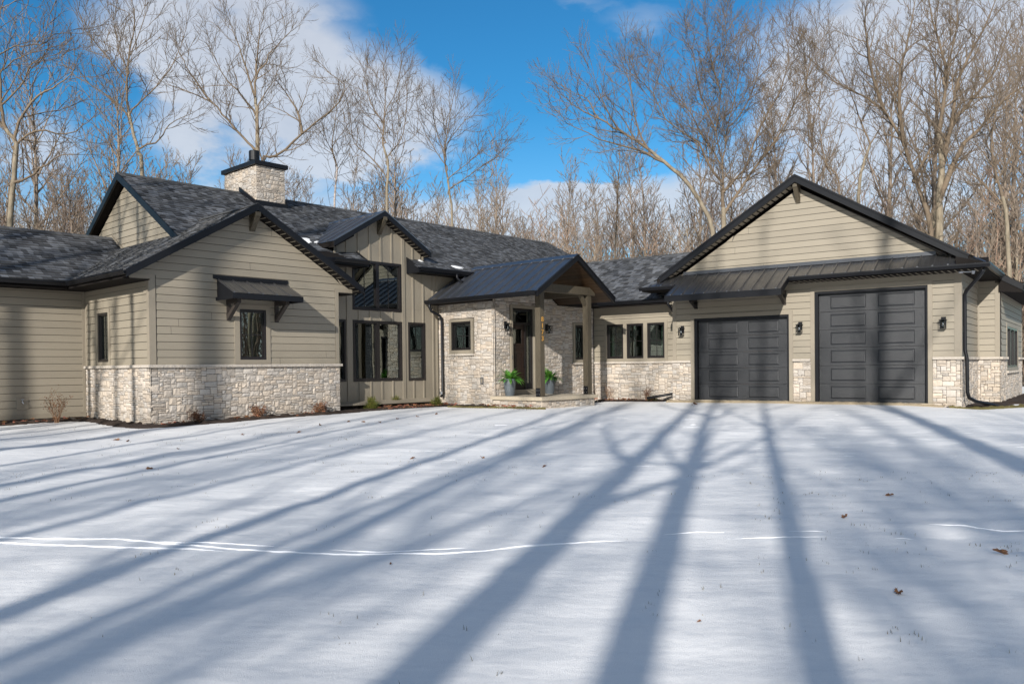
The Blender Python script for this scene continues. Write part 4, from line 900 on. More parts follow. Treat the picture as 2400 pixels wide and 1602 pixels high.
bed('mulch_bed', [(v2(L_, 5.1, .6), nb * 1.2), (v2(L_, 8.6, .6), nb * 1.1), (v2(L_, 9.25, .3), (nb + na) * .8), (v2(L_, 9.28, -1.2), na * .9), (v2(L_, 9.15, -2.0), na * .55)], .85, M_MULCH, 2)
bed('turf_edge', [(v2(L_, 8.5, -.6), (nb + na).normalized() * .2), (v2(L_, 8.62, -1.2), na * .55), (v2(L_, 9.1, -2.4), na * .6), (v2(L_, 9.1, -3.9), (na + nb) * .35)], .5, mat('winter_turf', (.16, .13, .035), .95, noise_amt=.9, noise_scale=22, bump=1, bump_scale=50), 3, lift=.03)
bed('mulch_bed', [(v2(L_, 11.6, -3.3), nb * .3), (v2(G_, .5, 10.6), ga), (v2(G_, .55, 8.3), ga)], .55, M_MULCH, 4)
bed('mulch_bed', [(v2(G_, .5, -.1), gb), (v2(G_, 2.9, -.1), gb), (v2(G_, 3.1, -.6), gb), (v2(G_, 9.8, -.6), gb)], .9, M_MULCH, 5)
bed('turf_edge', [(v2(G_, -.1, .3), (ga + gb * .4).normalized() * .5), (v2(G_, -.1, -.3), (gb + ga).normalized() * .8), (v2(G_, 1.5, -1.1), gb * .7), (v2(G_, 4, -1.5), gb * .7)], .55, bpy.data.materials['winter_turf'], 6, lift=.03)
bed('gravel_apron', [(v2(G_, .05, .35), ga), (v2(G_, .05, 8.0), ga)], .42, M_GRAV, 7, lift=.055, rough=.02)
mb = MB(); mb.box(GA, -.10, .3, .6, 7.3, -1.5, -1.055); mb.build('concrete_apron', M_CONC, None, kind='structure')
# tyre ruts: raised lips of snow crossing the yard
def rut(pts, name, seed, w=.075, h=.03):
    q = random.Random(seed); mb = MB(); path = []
    for a, b in zip(pts[:-1], pts[1:]):
        k = max(2, int(math.hypot(b[0] - a[0], b[1] - a[1]) / .03)); path += [(a[0] + (b[0] - a[0]) * i / k, a[1] + (b[1] - a[1]) * i / k) for i in range(k)]
    N = len(path); rows = []
    for i, (x, y) in enumerate(path):
        e = min(1, i / 12, (N - 1 - i) / 12); e = max(0, e) * (.65 + .35 * noise.noise(Vector((x * 3, seed, 0)))); ww = w * (.8 + .5 * noise.noise(Vector((x * 2, seed + 5, 0)))) * (.3 + .7 * e); hh = h * e
        y2 = y + .012 * noise.noise(Vector((x * 9, 0, seed)))
        prof = [(-ww, -.012), (-ww * .55, hh * .8), (-.1 * ww, hh), (.5 * ww, hh * .5), (ww * 1.3, -.012)]
        rows.append([len(mb.v) + k for k in range(5)])
        for dy, dz in prof: mb.v.append(Vector((x, y2 + dy, snow_h(x, y2 + dy) + dz + q.uniform(-.0015, .0015))))
    for a, b in zip(rows[:-1], rows[1:]):
        for k in range(4): mb.f.append((a[k], b[k], b[k + 1], a[k + 1])); mb.c.append((1, 1, 1))
    return mb
M_RUT = mat('sunlit_rut_snow', (.90, .91, .93), .5, bump=.3, bump_scale=90)  # whiter than the ground snow: sun on the lips put into the colour
trk = MB(); _q = random.Random(12); DASH = []
for _ in range(75):
    x, y = _q.uniform(-1.5, 8.5), _q.uniform(10.5, 20); l = _q.uniform(.12, .4); DASH.append(([(x, y), (x + l * .5, y + _q.uniform(-.02, .02)), (x + l, y + _q.uniform(-.04, .04))], _q.uniform(.03, .05), _q.uniform(.012, .022)))
for k, (pts, w, h) in enumerate([([(-5.6, 7.35), (-4.4, 6.97), (-3.3, 6.78), (-2.5, 6.45), (-1.85, 6.28), (-1.2, 6.24), (-.9, 6.27), (-.6, 6.23), (-.2, 6.32), (.1, 6.42), (.55, 6.55), (.95, 6.60)], .055, .034),
    ([(-4.6, 6.85), (-3.6, 6.62), (-2.9, 6.42), (-2.2, 6.30)], .05, .034), ([(-3.2, 6.70), (-2.6, 6.60), (-2.0, 6.48), (-1.75, 6.42)], .03, .024), ([(-1.5, 6.40), (-1.1, 6.34), (-.55, 6.42), (-.3, 6.46)], .03, .024), ([(1.25, 6.78), (1.55, 6.84), (1.8, 6.8)], .04, .03), ([(1.75, 6.62), (2.1, 6.58), (2.6, 6.60)], .035, .026), ([(2.3, 6.78), (2.75, 6.72)], .025, .018), ([(3.0, 6.45), (3.25, 6.47)], .04, .026), ([(3.55, 6.92), (4.0, 6.90), (4.5, 6.72), (4.9, 6.66)], .04, .028), ([(4.9, 6.85), (5.6, 6.75)], .04, .028), *DASH]):
    o = rut(pts, 'x', k, w * .40, h * .48); n = len(trk.v); trk.v += o.v; trk.f += [tuple(i + n for i in f) for f in o.f]; trk.c += o.c
trk.build('snow_track', M_RUT, None, smooth=True, recalc=False, kind='structure')
# ------------------------------------------------------------------ grass blades and litter poking through
q = random.Random(5); mb = MB()
def blade(x, y, h, m_):
    z = snow_h(x, y) - .01; a = q.uniform(0, 6.28); l = q.uniform(-.5, .5); w = .0022; d = Vector((math.cos(a), math.sin(a), 0)); s = Vector((-d.y, d.x, 0)) * w; v = q.uniform(.35, 1.1)
    p = Vector((x, y, z)); p1 = p + Vector((0, 0, h * .6)) + d * h * l * .5; p2 = p + Vector((0, 0, h)) + d * h * l * 1.3
    m_.add([p - s, p + s, p1 + s * .7, p1 - s * .7, p2], [(0, 1, 2, 3), (3, 2, 4)], (v * .8, v * .76, v * .62))
for k in range(9000):
    u = q.random()
    if u < .55: x, y = q.uniform(-12, 1), q.uniform(8.5, 18.5); x -= (y - 8) * .15
    elif u < .9: x, y = q.uniform(2.0, 8), q.uniform(4, 11)
    else: x, y = q.uniform(-3, 4), q.uniform(3.5, 9)
    if noise.noise(Vector((x * .9, y * .9, 2))) < -.02 or noise.noise(Vector((x * 3.1, y * 3.1, 5))) < .12: continue
    for _ in range(q.randint(1, 3)): blade(x + q.uniform(-.03, .03), y + q.uniform(-.03, .03), q.uniform(.012, .045), mb)
for k in range(900):
    a = q.uniform(-3.9, -1.0); x_, y_ = v2(L_, 8.9 - (q.random() ** 2) * .5, a)[:2]; blade(x_, y_, q.uniform(.03, .07), mb)
mb.build('grass', M_GRASS, None, recalc=False, kind='stuff', label='sparse dry grass blades poking through the snow')
def leafmesh(name, seed, L=.07):
    q = random.Random(seed); mb = MB(); n = 11; out = []
    for k in range(n * 2):
        t = k / (n * 2) * 2 * math.pi; rr = (1 if k % 2 else .62) * (1 + q.uniform(-.12, .12)); out.append(Vector((math.cos(t) * L * rr, math.sin(t) * L * .55 * rr, .012 * math.sin(t * 2) + q.uniform(0, .02) + abs(math.sin(t)) * .02)))
    mb.add([Vector((0, 0, .004))] + out, [(0, 1 + k, 1 + (k + 1) % (2 * n)) for k in range(2 * n)])
    mb.tube([Vector((-L, 0, .01)), Vector((-L * 1.5, .006, .012))], .0016, 4); return mb.mesh(name, M_LEAF, False)
LM = [leafmesh('leaf_a', 1), leafmesh('leaf_b', 2), leafmesh('leaf_c', 3)]
for k, (x, y, s) in enumerate([(-7.46, 15.28, 1.3), (-7.09, 14.95, 1), (-5.0, 11.14, 1), (-5.57, 13.48, .8), (-1.46, 11.84, .9), (-.45, 11.8, .9), (.42, 10.85, .8), (3.9, 8.39, .9), (2.98, 7.28, 1), (3.62, 6.02, 1.2), (2.4, 5.05, .9), (5.25, 23.3, 1.6), (5.1, 23.0, .7), (-4.24, 16.07, 1), (-4.18, 17.6, 1), (-3.35, 18.2, 1), (-2.94, 18.0, 1), (-3.7, 18.3, .9), (-2.3, 19.6, 1.1), (-1.9, 20.3, 1.0), (-2.7, 19.0, .8), (-5.2, 15.6, .8), (1.05, 4.6, .3), (-.9, 5.9, .3)]):
    o = bpy.data.objects.new('fallen_leaf', LM[k % 3]); C.objects.link(o); o.location = (x, y, snow_h(x, y) + .004); o.rotation_euler = (random.Random(k).uniform(-.5, .5), random.Random(k + 9).uniform(-.4, .4), k * 1.7); s *= .78; o.scale = (s, s, s)
    o['label'] = 'curled brown oak leaf lying on the snow'; o['category'] = 'leaf'; o['group'] = 'dry leaves scattered on the snow'
# leaf litter caught in the beds
mb = MB(); q = random.Random(8); src = [[tuple(v.co) for v in m.vertices] for m in LM]; srcf = [[tuple(p.vertices) for p in m.polygons] for m in LM]
def litter(x, y, dz=.05):
    k = q.randrange(3); s = q.uniform(.5, .9); E = Matrix.Translation((x, y, snow_h(x, y) + dz)) @ Matrix.Rotation(q.uniform(0, 6.3), 4, 'Z') @ Matrix.Rotation(q.uniform(-.7, .7), 4, 'X') @ Matrix.Scale(s, 4); v = q.uniform(.5, 1.6)
    mb.add([E @ Vector(c) for c in src[k]], srcf[k], (v * 1.1, v * q.uniform(.7, 1.2), v))
for k in range(420):
    u = q.random()
    if u < .25: p = v2(L_, q.uniform(-8, 0), 3.6 - abs(q.gauss(0, .3)))
    elif u < .40: p = v2(L_, q.choice([.5, 2.2, 4.0, 3.9]) + q.gauss(0, .25), -.18 - abs(q.gauss(0, .15)))
    elif u < .72: p = v2(L_, q.uniform(6.4, 9.0), .15 - abs(q.gauss(0, .35)))
    elif u < .9: p = v2(G_, .25 - abs(q.gauss(0, .15)), q.uniform(8.6, 11.2))
    else: p = v2(L_, 8.95, q.uniform(-3.6, -1.5))
    litter(p.x, p.y, q.uniform(.03, .09))
mb.build('leaf_litter', M_LEAF, None, recalc=False, kind='stuff', label='rust brown leaf litter gathered in the planting beds')
# ------------------------------------------------------------------ small plants
def stick(mb, p, d, L, r_, lvl, q, col=(1, 1, 1), br=3, tips=None):
    n = 4; pts = [p.copy()]; rr = [r_]
    for i in range(n):
        d = (d + Vector((q.uniform(-.18, .18), q.uniform(-.18, .18), q.uniform(-.02, .12)))).normalized(); p = p + d * L / n; pts.append(p.copy()); rr.append(r_ * (1 - .6 * (i + 1) / n))
        if lvl > 0 and i >= 1:
            for _ in range(br if i > 1 else 1):
                a = q.uniform(0, 6.28); s = d.orthogonal().normalized(); s = Matrix.Rotation(a, 3, d) @ s; stick(mb, p, (d + s * q.uniform(.5, 1.0)).normalized(), L * q.uniform(.35, .55), r_ * .55, lvl - 1, q, col, br, tips)
    mb.tube(pts, rr, 4, col, cap=False)
    if tips is not None and lvl == 0: tips.append(pts[-1]); tips.append(pts[2])
def twiggy(x, y, name, label, h, n, seed, leafy=0, cat='shrub', spread=.7):
    q = random.Random(seed); base = Vector((x, y, snow_h(x, y) + .0)); t = thing(name, label, cat, base); mb = MB(); tips = []
    for k in range(n):
        a = q.uniform(0, 6.28); stick(mb, base + Vector((q.uniform(-.04, .04), q.uniform(-.04, .04), 0)), Vector((math.cos(a) * spread * q.random(), math.sin(a) * spread * q.random(), 1)).normalized(), h * q.uniform(.6, 1), .006, 1, q, (1, 1, 1), 2, tips)
    mb.build('twigs', M_TWIGB, t, recalc=False)
    if leafy:
        m2 = MB()
        for p in tips:
            for _ in range(leafy):
                c = p + Vector((q.uniform(-.04, .04), q.uniform(-.04, .04), q.uniform(-.04, .04))); u = Vector((q.uniform(-1, 1), q.uniform(-1, 1), q.uniform(-1, 1))).normalized() * .02; w = u.orthogonal().normalized() * .011; v = q.uniform(.5, 1.4)
                m2.add([c - u, c + w, c + u, c - w], [(0, 1, 2, 3)], (v, v * q.uniform(.8, 1.1), v))
        m2.build('dry_leaves', M_LEAF, t, recalc=False)
    return t
p = v2(L_, -1.0, 2.95); twiggy(p.x, p.y, 'bare_shrub', 'bare twiggy shrub against the left wall beside the hose tap', .62, 16, 3, 1)
for (a, b, lab, s) in ((.95, -.22, 'russet dwarf shrub at the foot of the stone, nearest the stone corner', 4), (2.55, -.2, 'russet dwarf shrub under the awning window', 5), (4.35, -.2, 'russet dwarf shrub at the right end of the stone base', 6)):
    p = v2(L_, a, b); twiggy(p.x, p.y, 'dwarf_shrub', lab, .26, 14, s, 3, spread=1.3)
p = v2(G_, .35, 10.35); twiggy(p.x, p.y, 'dry_stems', 'thin dry stems by the right porch corner', .5, 10, 8, 0, 'plant', .5)
p = v2(G_, .35, 9.0); twiggy(p.x, p.y, 'dry_stems', 'thin dry stems under the middle of the three breezeway windows', .38, 10, 9, 1, 'plant', .6)
p = v2(L_, 12.2, -3.2); twiggy(p.x, p.y, 'dry_stems', 'thin dry stems behind the right porch post', .45, 8, 10, 0, 'plant', .4)
def evergreen(x, y, label, rad, h, seed, n=1500):
    q = random.Random(seed); base = Vector((x, y, snow_h(x, y))); t = thing('boxwood_shrub', label, 'shrub', base, 'small evergreen shrubs by the windows'); mb = MB(); st = MB()
    for k in range(26):
        a = q.uniform(0, 6.28); e = q.uniform(.2, 1.4); d = Vector((math.cos(a) * math.cos(e), math.sin(a) * math.cos(e), math.sin(e))); tip = base + Vector((d.x * rad, d.y * rad, d.z * h)) * q.uniform(.75, 1.12); st.tube([base, base.lerp(tip, .6), tip], [.006, .004, .002], 4, cap=False)
        for _ in range(n // 26):
            u = q.uniform(.35, 1.03); c = base.lerp(tip, u) + Vector((q.gauss(0, 1), q.gauss(0, 1), q.gauss(0, 1))) * .035; w1 = Vector((q.uniform(-1, 1), q.uniform(-1, 1), q.uniform(-.2, 1.4))).normalized() * .016; w2 = w1.orthogonal().normalized() * .007; v = q.uniform(.5, 1.5); yv = q.uniform(.8, 1.5)
            mb.add([c - w1, c + w2, c + w1, c - w2], [(0, 1, 2, 3)], (v * yv, v, v * .7))
    st.build('stems', M_TWIGB, t, recalc=False); mb.build('foliage', M_SHRUB, t, recalc=False)
evergreen(-3.98, 23.0, 'rounded green shrub below the large window, nearest the stone wing', .25, .36, 1, 3600); evergreen(-3.5, 24.2, 'small green shrub below the gap between the large and narrow windows', .21, .32, 2, 2600); evergreen(-2.3, 24.6, 'small green shrub at the foot of the downspout by the stone entry', .19, .30, 3, 2400)
p = v2(G_, .3, 8.75); evergreen(p.x, p.y, 'low grey-green plant at the foot of the breezeway stone', .2, .16, 4, 900)
# ------------------------------------------------------------------ trees
class Tree:
    def __init__(s, seed, tk=1.0): s.tk = tk; s.q = random.Random(seed); s.t = MB(); s.c = MB(); s.n = 0
    def limb(s, pts, r0, r1, lvl, dens=1.0, into=None, nside=None, twl=1.0):
        q = s.q; mb = into or s.c; n = len(pts); rr = [r0 + (r1 - r0) * (i / (n - 1)) ** .8 for i in range(n)]
        v = q.uniform(.85, 1.15); mb.tube(pts, rr, nside or (7 if r0 > .07 else 5 if r0 > .03 else 3), (v, v, v * .98), cap=False)
        if lvl <= 0: return
        tot = sum((pts[i + 1] - pts[i]).length for i in range(n - 1)); sp = {3: .55, 2: .34, 1: .21}.get(lvl, .5) / dens; dist = 0; nxt = tot * .12 + q.uniform(0, sp)
        ang = q.uniform(0, 6.28)
        for i in range(n - 1):
            seg = (pts[i + 1] - pts[i]); sl_ = seg.length
            if sl_ < 1e-5: continue
            d = seg / sl_
            while nxt < dist + sl_:
                f = (nxt - dist) / sl_; p = pts[i].lerp(pts[i + 1], f); u = nxt / tot; r_ = rr[i] + (rr[i + 1] - rr[i]) * f
                ang += 2.4 + q.uniform(-.5, .5); side = Matrix.Rotation(ang, 3, d) @ d.orthogonal().normalized(); a = q.uniform(.5, 1.05)
                dd = (d * math.cos(a) + side * math.sin(a) + Vector((0, 0, .18))).normalized()
                ln = {3: 2.2, 2: 1.0, 1: .42}[lvl] * q.uniform(.55, 1.15) * (1 - .45 * u) * twl
                s.limb(s.path(p, dd, ln, 5 if lvl > 1 else 3, .24 if lvl > 1 else .3, .04), min(r_ * .62, {3: .040, 2: .018, 1: .010}[lvl] * s.tk), {3: .012, 2: .008, 1: .005}[lvl] * s.tk, lvl - 1, dens)
                nxt += sp * q.uniform(.7, 1.3)
            dist += sl_
        # the end forks
        if lvl >= 1:
            d = (pts[-1] - pts[-2]).normalized()
            for _ in range(2): s.limb(s.path(pts[-1], (d + Vector((q.uniform(-.4, .4), q.uniform(-.4, .4), q.uniform(-.1, .4)))).normalized(), {3: 1.4, 2: .7, 1: .38}[lvl] * twl, 4, .25, .03), r1, .005 * s.tk, lvl - 1, dens)
    def path(s, p, d, L, n, wob, trop=.05):
        q = s.q; pts = [p.copy()]
        for i in range(n):
            d = (d + Vector((q.uniform(-wob, wob), q.uniform(-wob, wob), q.uniform(-wob, wob) + trop))).normalized(); p = p + d * L / n; pts.append(p.copy())
        return pts
def smooth(pts, q, depth=.35, sub=3, wob=.05):
    out = []; n = len(pts); off = 0
    for i in range(n - 1):
        p0 = pts[max(i - 1, 0)]; p1 = pts[i]; p2 = pts[i + 1]; p3 = pts[min(i + 2, n - 1)]
        for k in range(sub):
            t = k / sub; v = .5 * ((2 * p1) + (p2 - p0) * t + (2 * p0 - 5 * p1 + 4 * p2 - p3) * t * t + (3 * p1 - p0 - 3 * p2 + p3) * t ** 3); out.append(v + Vector((q.uniform(-wob, wob), q.uniform(-wob, wob), q.uniform(-wob, wob))) * (0 if i + k == 0 else 1))
    out.append(pts[-1]); return out
def sig_tree(name, label, pos, limbs, r0, seed, dens=1.0, lvl=2, pale=None, twl=1.0, big=1.0):
    T = Tree(seed); q = T.q; trunk = [Vector((x, 0, z)) for x, z in limbs[0]]; trunk[0:0] = [Vector((limbs[0][0][0], 0, -.1)), Vector((limbs[0][0][0] * .5, 0, limbs[0][0][1] * .5))]
    tp = smooth(trunk, q, wob=.03); n = len(tp)
    rr = lambda i: r0 * (1 - .85 * i / (n - 1)) + .012
    cut = max(4, int(n * .55)); T.t.tube(tp[:cut + 1], [rr(i) for i in range(cut + 1)], 9, (1, 1, 1), cap=False)
    T.limb(tp[cut:], rr(cut), .014, lvl, dens, twl=twl); T.limb(tp[int(cut * .5):cut], rr(cut) * .2, rr(cut) * .2, lvl, dens * .3, twl=twl)
    skel = list(tp)
    for k_, l in enumerate(limbs[1:]):
        dy = q.uniform(-.3, .3); pts = []; L0 = 0
        near = min(skel, key=lambda v: (v.x - l[0][0]) ** 2 + (v.z - l[0][1]) ** 2)
        for x, z in l:
            L0 = math.hypot(x - l[0][0], z - l[0][1]); pts.append(Vector((x, near.y + L0 * dy, z)))
        gap_ = (pts[0] - near).length
        if gap_ > .4: pts[0:0] = [Vector((l[0][0] * .35, near.y, 0)), Vector((l[0][0] * .7, near.y, l[0][1] * .5))]
        elif gap_ > .04: pts.insert(0, near.copy() - Vector((0, 0, .25)))
        skel += smooth(pts, q, wob=0)
        zt = l[0][1]; ri = min(range(n), key=lambda i: (tp[i] - Vector((l[0][0], 0, zt))).length); base_r = big * min(rr(ri) * .85 / max(1, big * .85), .035 + .021 * (sum((pts[i + 1] - pts[i]).length for i in range(len(pts) - 1))))
        T.limb(smooth(pts, q, wob=.04), base_r, .012, lvl, dens, twl=twl)
    z0 = gz(pos[0], 30); t = thing(name, label, 'tree', Vector((pos[0], pos[1], z0)))
    for mbs, nm, m in ((T.t, 'trunk', M_BARK), (T.c, 'crown', M_TWIG)):
        me = mbs.mesh(nm, pale if pale and nm == 'trunk' else m, smooth=False); me.shade_smooth(); o = bpy.data.objects.new(nm, me); C.objects.link(o); o.parent = t
    return t
SIG = {}
SIG['a']=((-18.46,30),[[(0.0,6.96),(0.19,8.36),(0.29,9.64),(-0.06,10.2),(-0.24,11.08),(-0.26,12.2),(-0.32,13.64),(-0.13,14.75)],[(0.29,9.64),(0.47,10.43),(1.32,11.3),(2.13,11.62),(2.78,12.17)],[(0.25,9.56),(1.06,10.11),(2.1,9.98),(2.91,10.41)],[(0.2,8.15),(0.5,8.25),(1.28,8.67),(2.01,9.06),(2.73,9.09)],[(-0.28,12.92),(0.24,13.23),(1.12,13.38),(1.53,13.78),(2.41,13.89)],[(-0.26,12.28),(0.71,12.75),(1.67,12.86)],[(-0.2,11.08),(0.53,11.71),(0.95,12.59),(1.67,12.82)],[(-0.38,14.43),(0.27,14.98),(0.76,15.7)],[(-0.06,10.2),(-0.77,10.77),(-1.23,11.89)]])
SIG['b']=((-16.28,36),[[(0.0,10.23),(-0.09,10.81),(-0.45,12.16),(-0.62,13.6),(-0.5,15.03),(-0.18,16.66),(-0.35,17.81)],[(-0.39,12.73),(0.54,13.59),(1.32,14.54),(1.92,15.87)],[(0.06,11.1),(0.79,11.47),(1.09,12.14),(2.06,12.71)],[(-0.61,13.89),(-1.36,15.04),(-2.3,16.2),(-2.58,17.07)],[(-0.49,12.35),(-1.01,13.03),(-2.06,13.81),(-3.01,14.39),(-3.39,14.78)],[(-0.55,14.75),(-0.0,15.8),(0.59,16.94)],[(-0.53,14.46),(-0.97,15.52),(-1.14,16.96)]])
SIG['c']=((-11.78,38),[[(0.01,11.67),(0.01,13.09),(-0.06,13.9),(-0.45,15.22),(-0.74,16.23),(-1.13,17.25)],[(-0.06,13.9),(0.06,14.91),(0.57,15.41),(0.78,15.91),(1.5,16.56)],[(0.06,14.91),(0.18,16.22),(0.29,17.23)],[(-0.1,11.47),(-0.4,11.78),(-1.3,12.8),(-1.99,13.62),(-3.0,14.08),(-3.81,14.35)],[(-1.99,13.62),(-2.79,14.74),(-3.19,15.35),(-3.58,16.16)],[(0.1,10.66),(0.87,11.21),(2.05,12.26),(2.87,12.96),(3.8,13.86),(3.96,14.67),(3.31,15.18)],[(-0.02,13.09),(-0.57,13.91),(-1.17,14.52),(-1.76,15.74)],[(2.05,12.26),(1.76,13.48),(1.17,14.39)],[(0.02,12.18),(0.24,13.49),(0.86,14.3)]])
SIG['d']=((-6.06,40),[[(0.0,9.25),(0.08,11.07),(-0.12,12.14),(-0.11,13.2),(0.01,14.48),(-0.07,15.97)],[(0.02,10.53),(-0.77,11.61),(-1.62,12.37),(-1.82,13.65)],[(0.08,11.6),(0.85,12.66),(1.08,14.26)],[(-0.11,13.2),(-0.74,14.28),(-1.04,15.56)],[(-0.05,13.63),(0.55,14.8),(0.78,15.86)],[(-0.01,12.35),(-0.54,13.21),(-1.28,14.07)]])
SIG['e']=((-3.00,42),[[(0.0,8.87),(-0.15,10.39),(-0.36,12.07),(-0.11,13.75),(0.13,15.09)],[(-0.14,10.95),(0.88,11.72),(2.01,12.83)],[(-0.25,11.51),(-1.02,12.64),(-1.57,13.77)],[(-0.3,12.07),(-0.79,13.53),(-0.89,14.43)],[(-0.24,12.63),(0.56,13.74),(1.13,14.18)],[(-0.09,10.39),(1.44,11.49),(2.57,12.38)]])
SIG['f']=((-9.49,44),[[(0.0,10.35),(0.14,12.05),(-0.08,13.23),(0.06,14.4),(0.19,15.33)],[(0.09,12.29),(-0.6,14.17)],[(-0.02,13.34),(0.7,14.16)],[(0.08,11.82),(0.8,12.75)],[(0.03,12.76),(-0.73,13.23)]])
SIG['g']=((10.47,40),[[(0.0,8.11),(-0.02,9.82),(-0.06,11.32)],[(-0.06,10.89),(-0.72,11.97),(-1.57,13.47),(-1.99,14.11),(-2.83,15.19),(-3.47,16.26)],[(-0.03,11.21),(-0.4,12.5),(-0.28,14.09),(-0.16,15.69),(-0.25,17.39)],[(0.02,11.21),(0.36,13.02),(0.8,14.61),(1.02,16.21),(0.82,17.59)],[(0.03,9.61),(0.98,10.67),(1.64,12.47),(2.51,14.06),(3.05,15.65),(2.85,17.04)],[(0.06,8.54),(1.19,10.34),(2.49,12.14),(3.58,14.48),(4.07,16.6)],[(-0.04,10.04),(-0.73,10.9),(-1.26,11.97),(-2.85,13.06),(-3.48,14.34),(-4.76,15.42)],[(-0.4,12.5),(-1.13,14.32),(-1.44,16.24),(-1.75,17.09)],[(0.36,12.81),(1.44,14.29),(1.88,15.99),(1.78,17.16)],[(-0.28,14.09),(-0.8,15.7),(-1.0,16.98)]])
SIG['h']=((8.94,36),[[(0.0,6.98),(-0.38,8.04),(-1.14,9.21),(-2.1,10.08),(-3.05,10.86),(-4.01,11.45),(-4.97,12.03),(-5.93,12.52),(-6.41,12.91)],[(-2.1,10.08),(-3.44,10.67),(-4.98,11.07),(-6.42,11.76)],[(-4.01,11.45),(-4.68,12.32),(-5.24,13.66)],[(-2.86,10.76),(-3.43,11.92),(-3.61,13.07),(-3.8,13.84)],[(-4.97,12.03),(-5.54,12.9),(-6.02,13.1)]])
SIG['i']=((17.13,40),[[(0.0,9.43),(0.22,10.82),(0.55,11.88),(0.13,12.95),(-0.3,14.24),(-0.93,15.84)],[(-0.96,9.98),(-1.6,10.84),(-2.02,12.44),(-2.12,14.04),(-1.78,16.17)],[(-1.49,10.73),(-2.56,11.91)],[(0.13,12.95),(0.99,14.54)],[(0.55,11.88),(1.2,12.94)],[(-2.07,13.4),(-2.64,14.9),(-2.53,16.18)]])
SIG['j']=((19.50,37),[[(0.0,7.12),(0.01,8.6),(0.16,10.08),(0.02,11.56),(0.22,12.84),(0.33,14.52),(-0.26,16.69),(-0.55,18.17)],[(0.03,8.6),(0.61,10.57),(1.4,11.55),(2.4,12.82),(3.79,13.4)],[(-0.4,7.32),(-0.69,9.1),(-1.07,11.28),(-1.76,12.87),(-2.55,13.76),(-3.93,14.66),(-5.2,16.25)],[(0.16,10.08),(0.52,12.05),(0.82,14.02),(1.72,15.98),(2.41,17.74)],[(-1.07,11.28),(-1.55,14.05),(-1.25,16.01),(-1.04,17.78)],[(0.52,12.05),(1.71,13.22),(3.0,14.69),(3.7,16.45)],[(-1.76,12.87),(-2.54,14.75),(-3.02,16.82),(-2.92,17.8)],[(0.28,14.03),(0.83,15.99),(0.83,17.95)],[(-0.78,9.6),(0.02,11.07),(1.41,12.04)]])
SIG['k']=((20.83,34),[[(0.0,5.09),(-0.13,7.55),(-0.53,8.91),(-0.71,10.73),(-0.34,12.54)],[(-0.44,8.82),(0.47,10.26)],[(-0.16,7.73),(-1.26,9.01),(-2.54,9.57)],[(-0.67,10.28),(-1.16,11.55),(-1.62,12.28)]])
SIG['l']=((5.93,46),[[(0.0,7.69),(0.22,11.74),(0.37,14.19)],[(0.15,11.13),(-0.38,12.85)],[(0.18,11.62),(0.85,13.09)],[(0.08,9.9),(0.96,11.12),(1.09,12.35)]])

M_BIRCH = mat('birch_bark', (.52, .45, .40), .8, noise_amt=.9, noise_scale=9, stretch=(1, 1, 2), dark=(.35, .3, .28))
SL = dict(a=('maple_tree', 'tall bare tree with a knobbly pale trunk at the far left edge', 0.11, 1.0), b=('maple_tree', 'tall slender bare tree behind the left gable peak', 0.09, 1.1), c=('oak_tree', 'bare tree with three spreading limbs right behind the stone chimney', 0.1, 1.25), d=('maple_tree', 'bare vase-shaped tree behind the metal dormer roof', 0.075, 1.3),
          e=('maple_tree', 'broad bare tree over the right part of the long ridge', 0.07, 1.3), f=('birch_tree', 'pale pinkish birch between the chimney and the dormer', 0.055, 1.1), g=('oak_tree', 'huge fan-shaped bare tree just left of the garage peak', 0.19, 1.35), h=('leaning_tree', 'bare tree leaning far left from behind the garage roof', 0.11, 1.25),
          i=('maple_tree', 'forked bare tree behind the right slope of the garage peak', 0.085, 1.2), j=('oak_tree', 'towering multi-stemmed bare tree above the right garage slope', 0.19, 1.3), k=('maple_tree', 'crooked bare tree at the right edge past the garage', 0.11, 1.2), l=('maple_tree', 'thin pale-stemmed tree above the breezeway roof', 0.065, 1.1))
for k, (nm, lab, r0, dens) in SL.items():
    pos, limbs = SIG[k]; sig_tree(nm, lab, pos, limbs, r0, ord(k) * 13 + 5, dens * (1.5 if k == 'g' else 1.25 if k == 'j' else 1.0), 3, M_BIRCH if k == 'f' else None, twl=.78 if k in 'gc' else 1.0 if k in 'jha' else .85, big=1.5 if k == 'g' else 1.25 if k in 'jc' else 1.0)
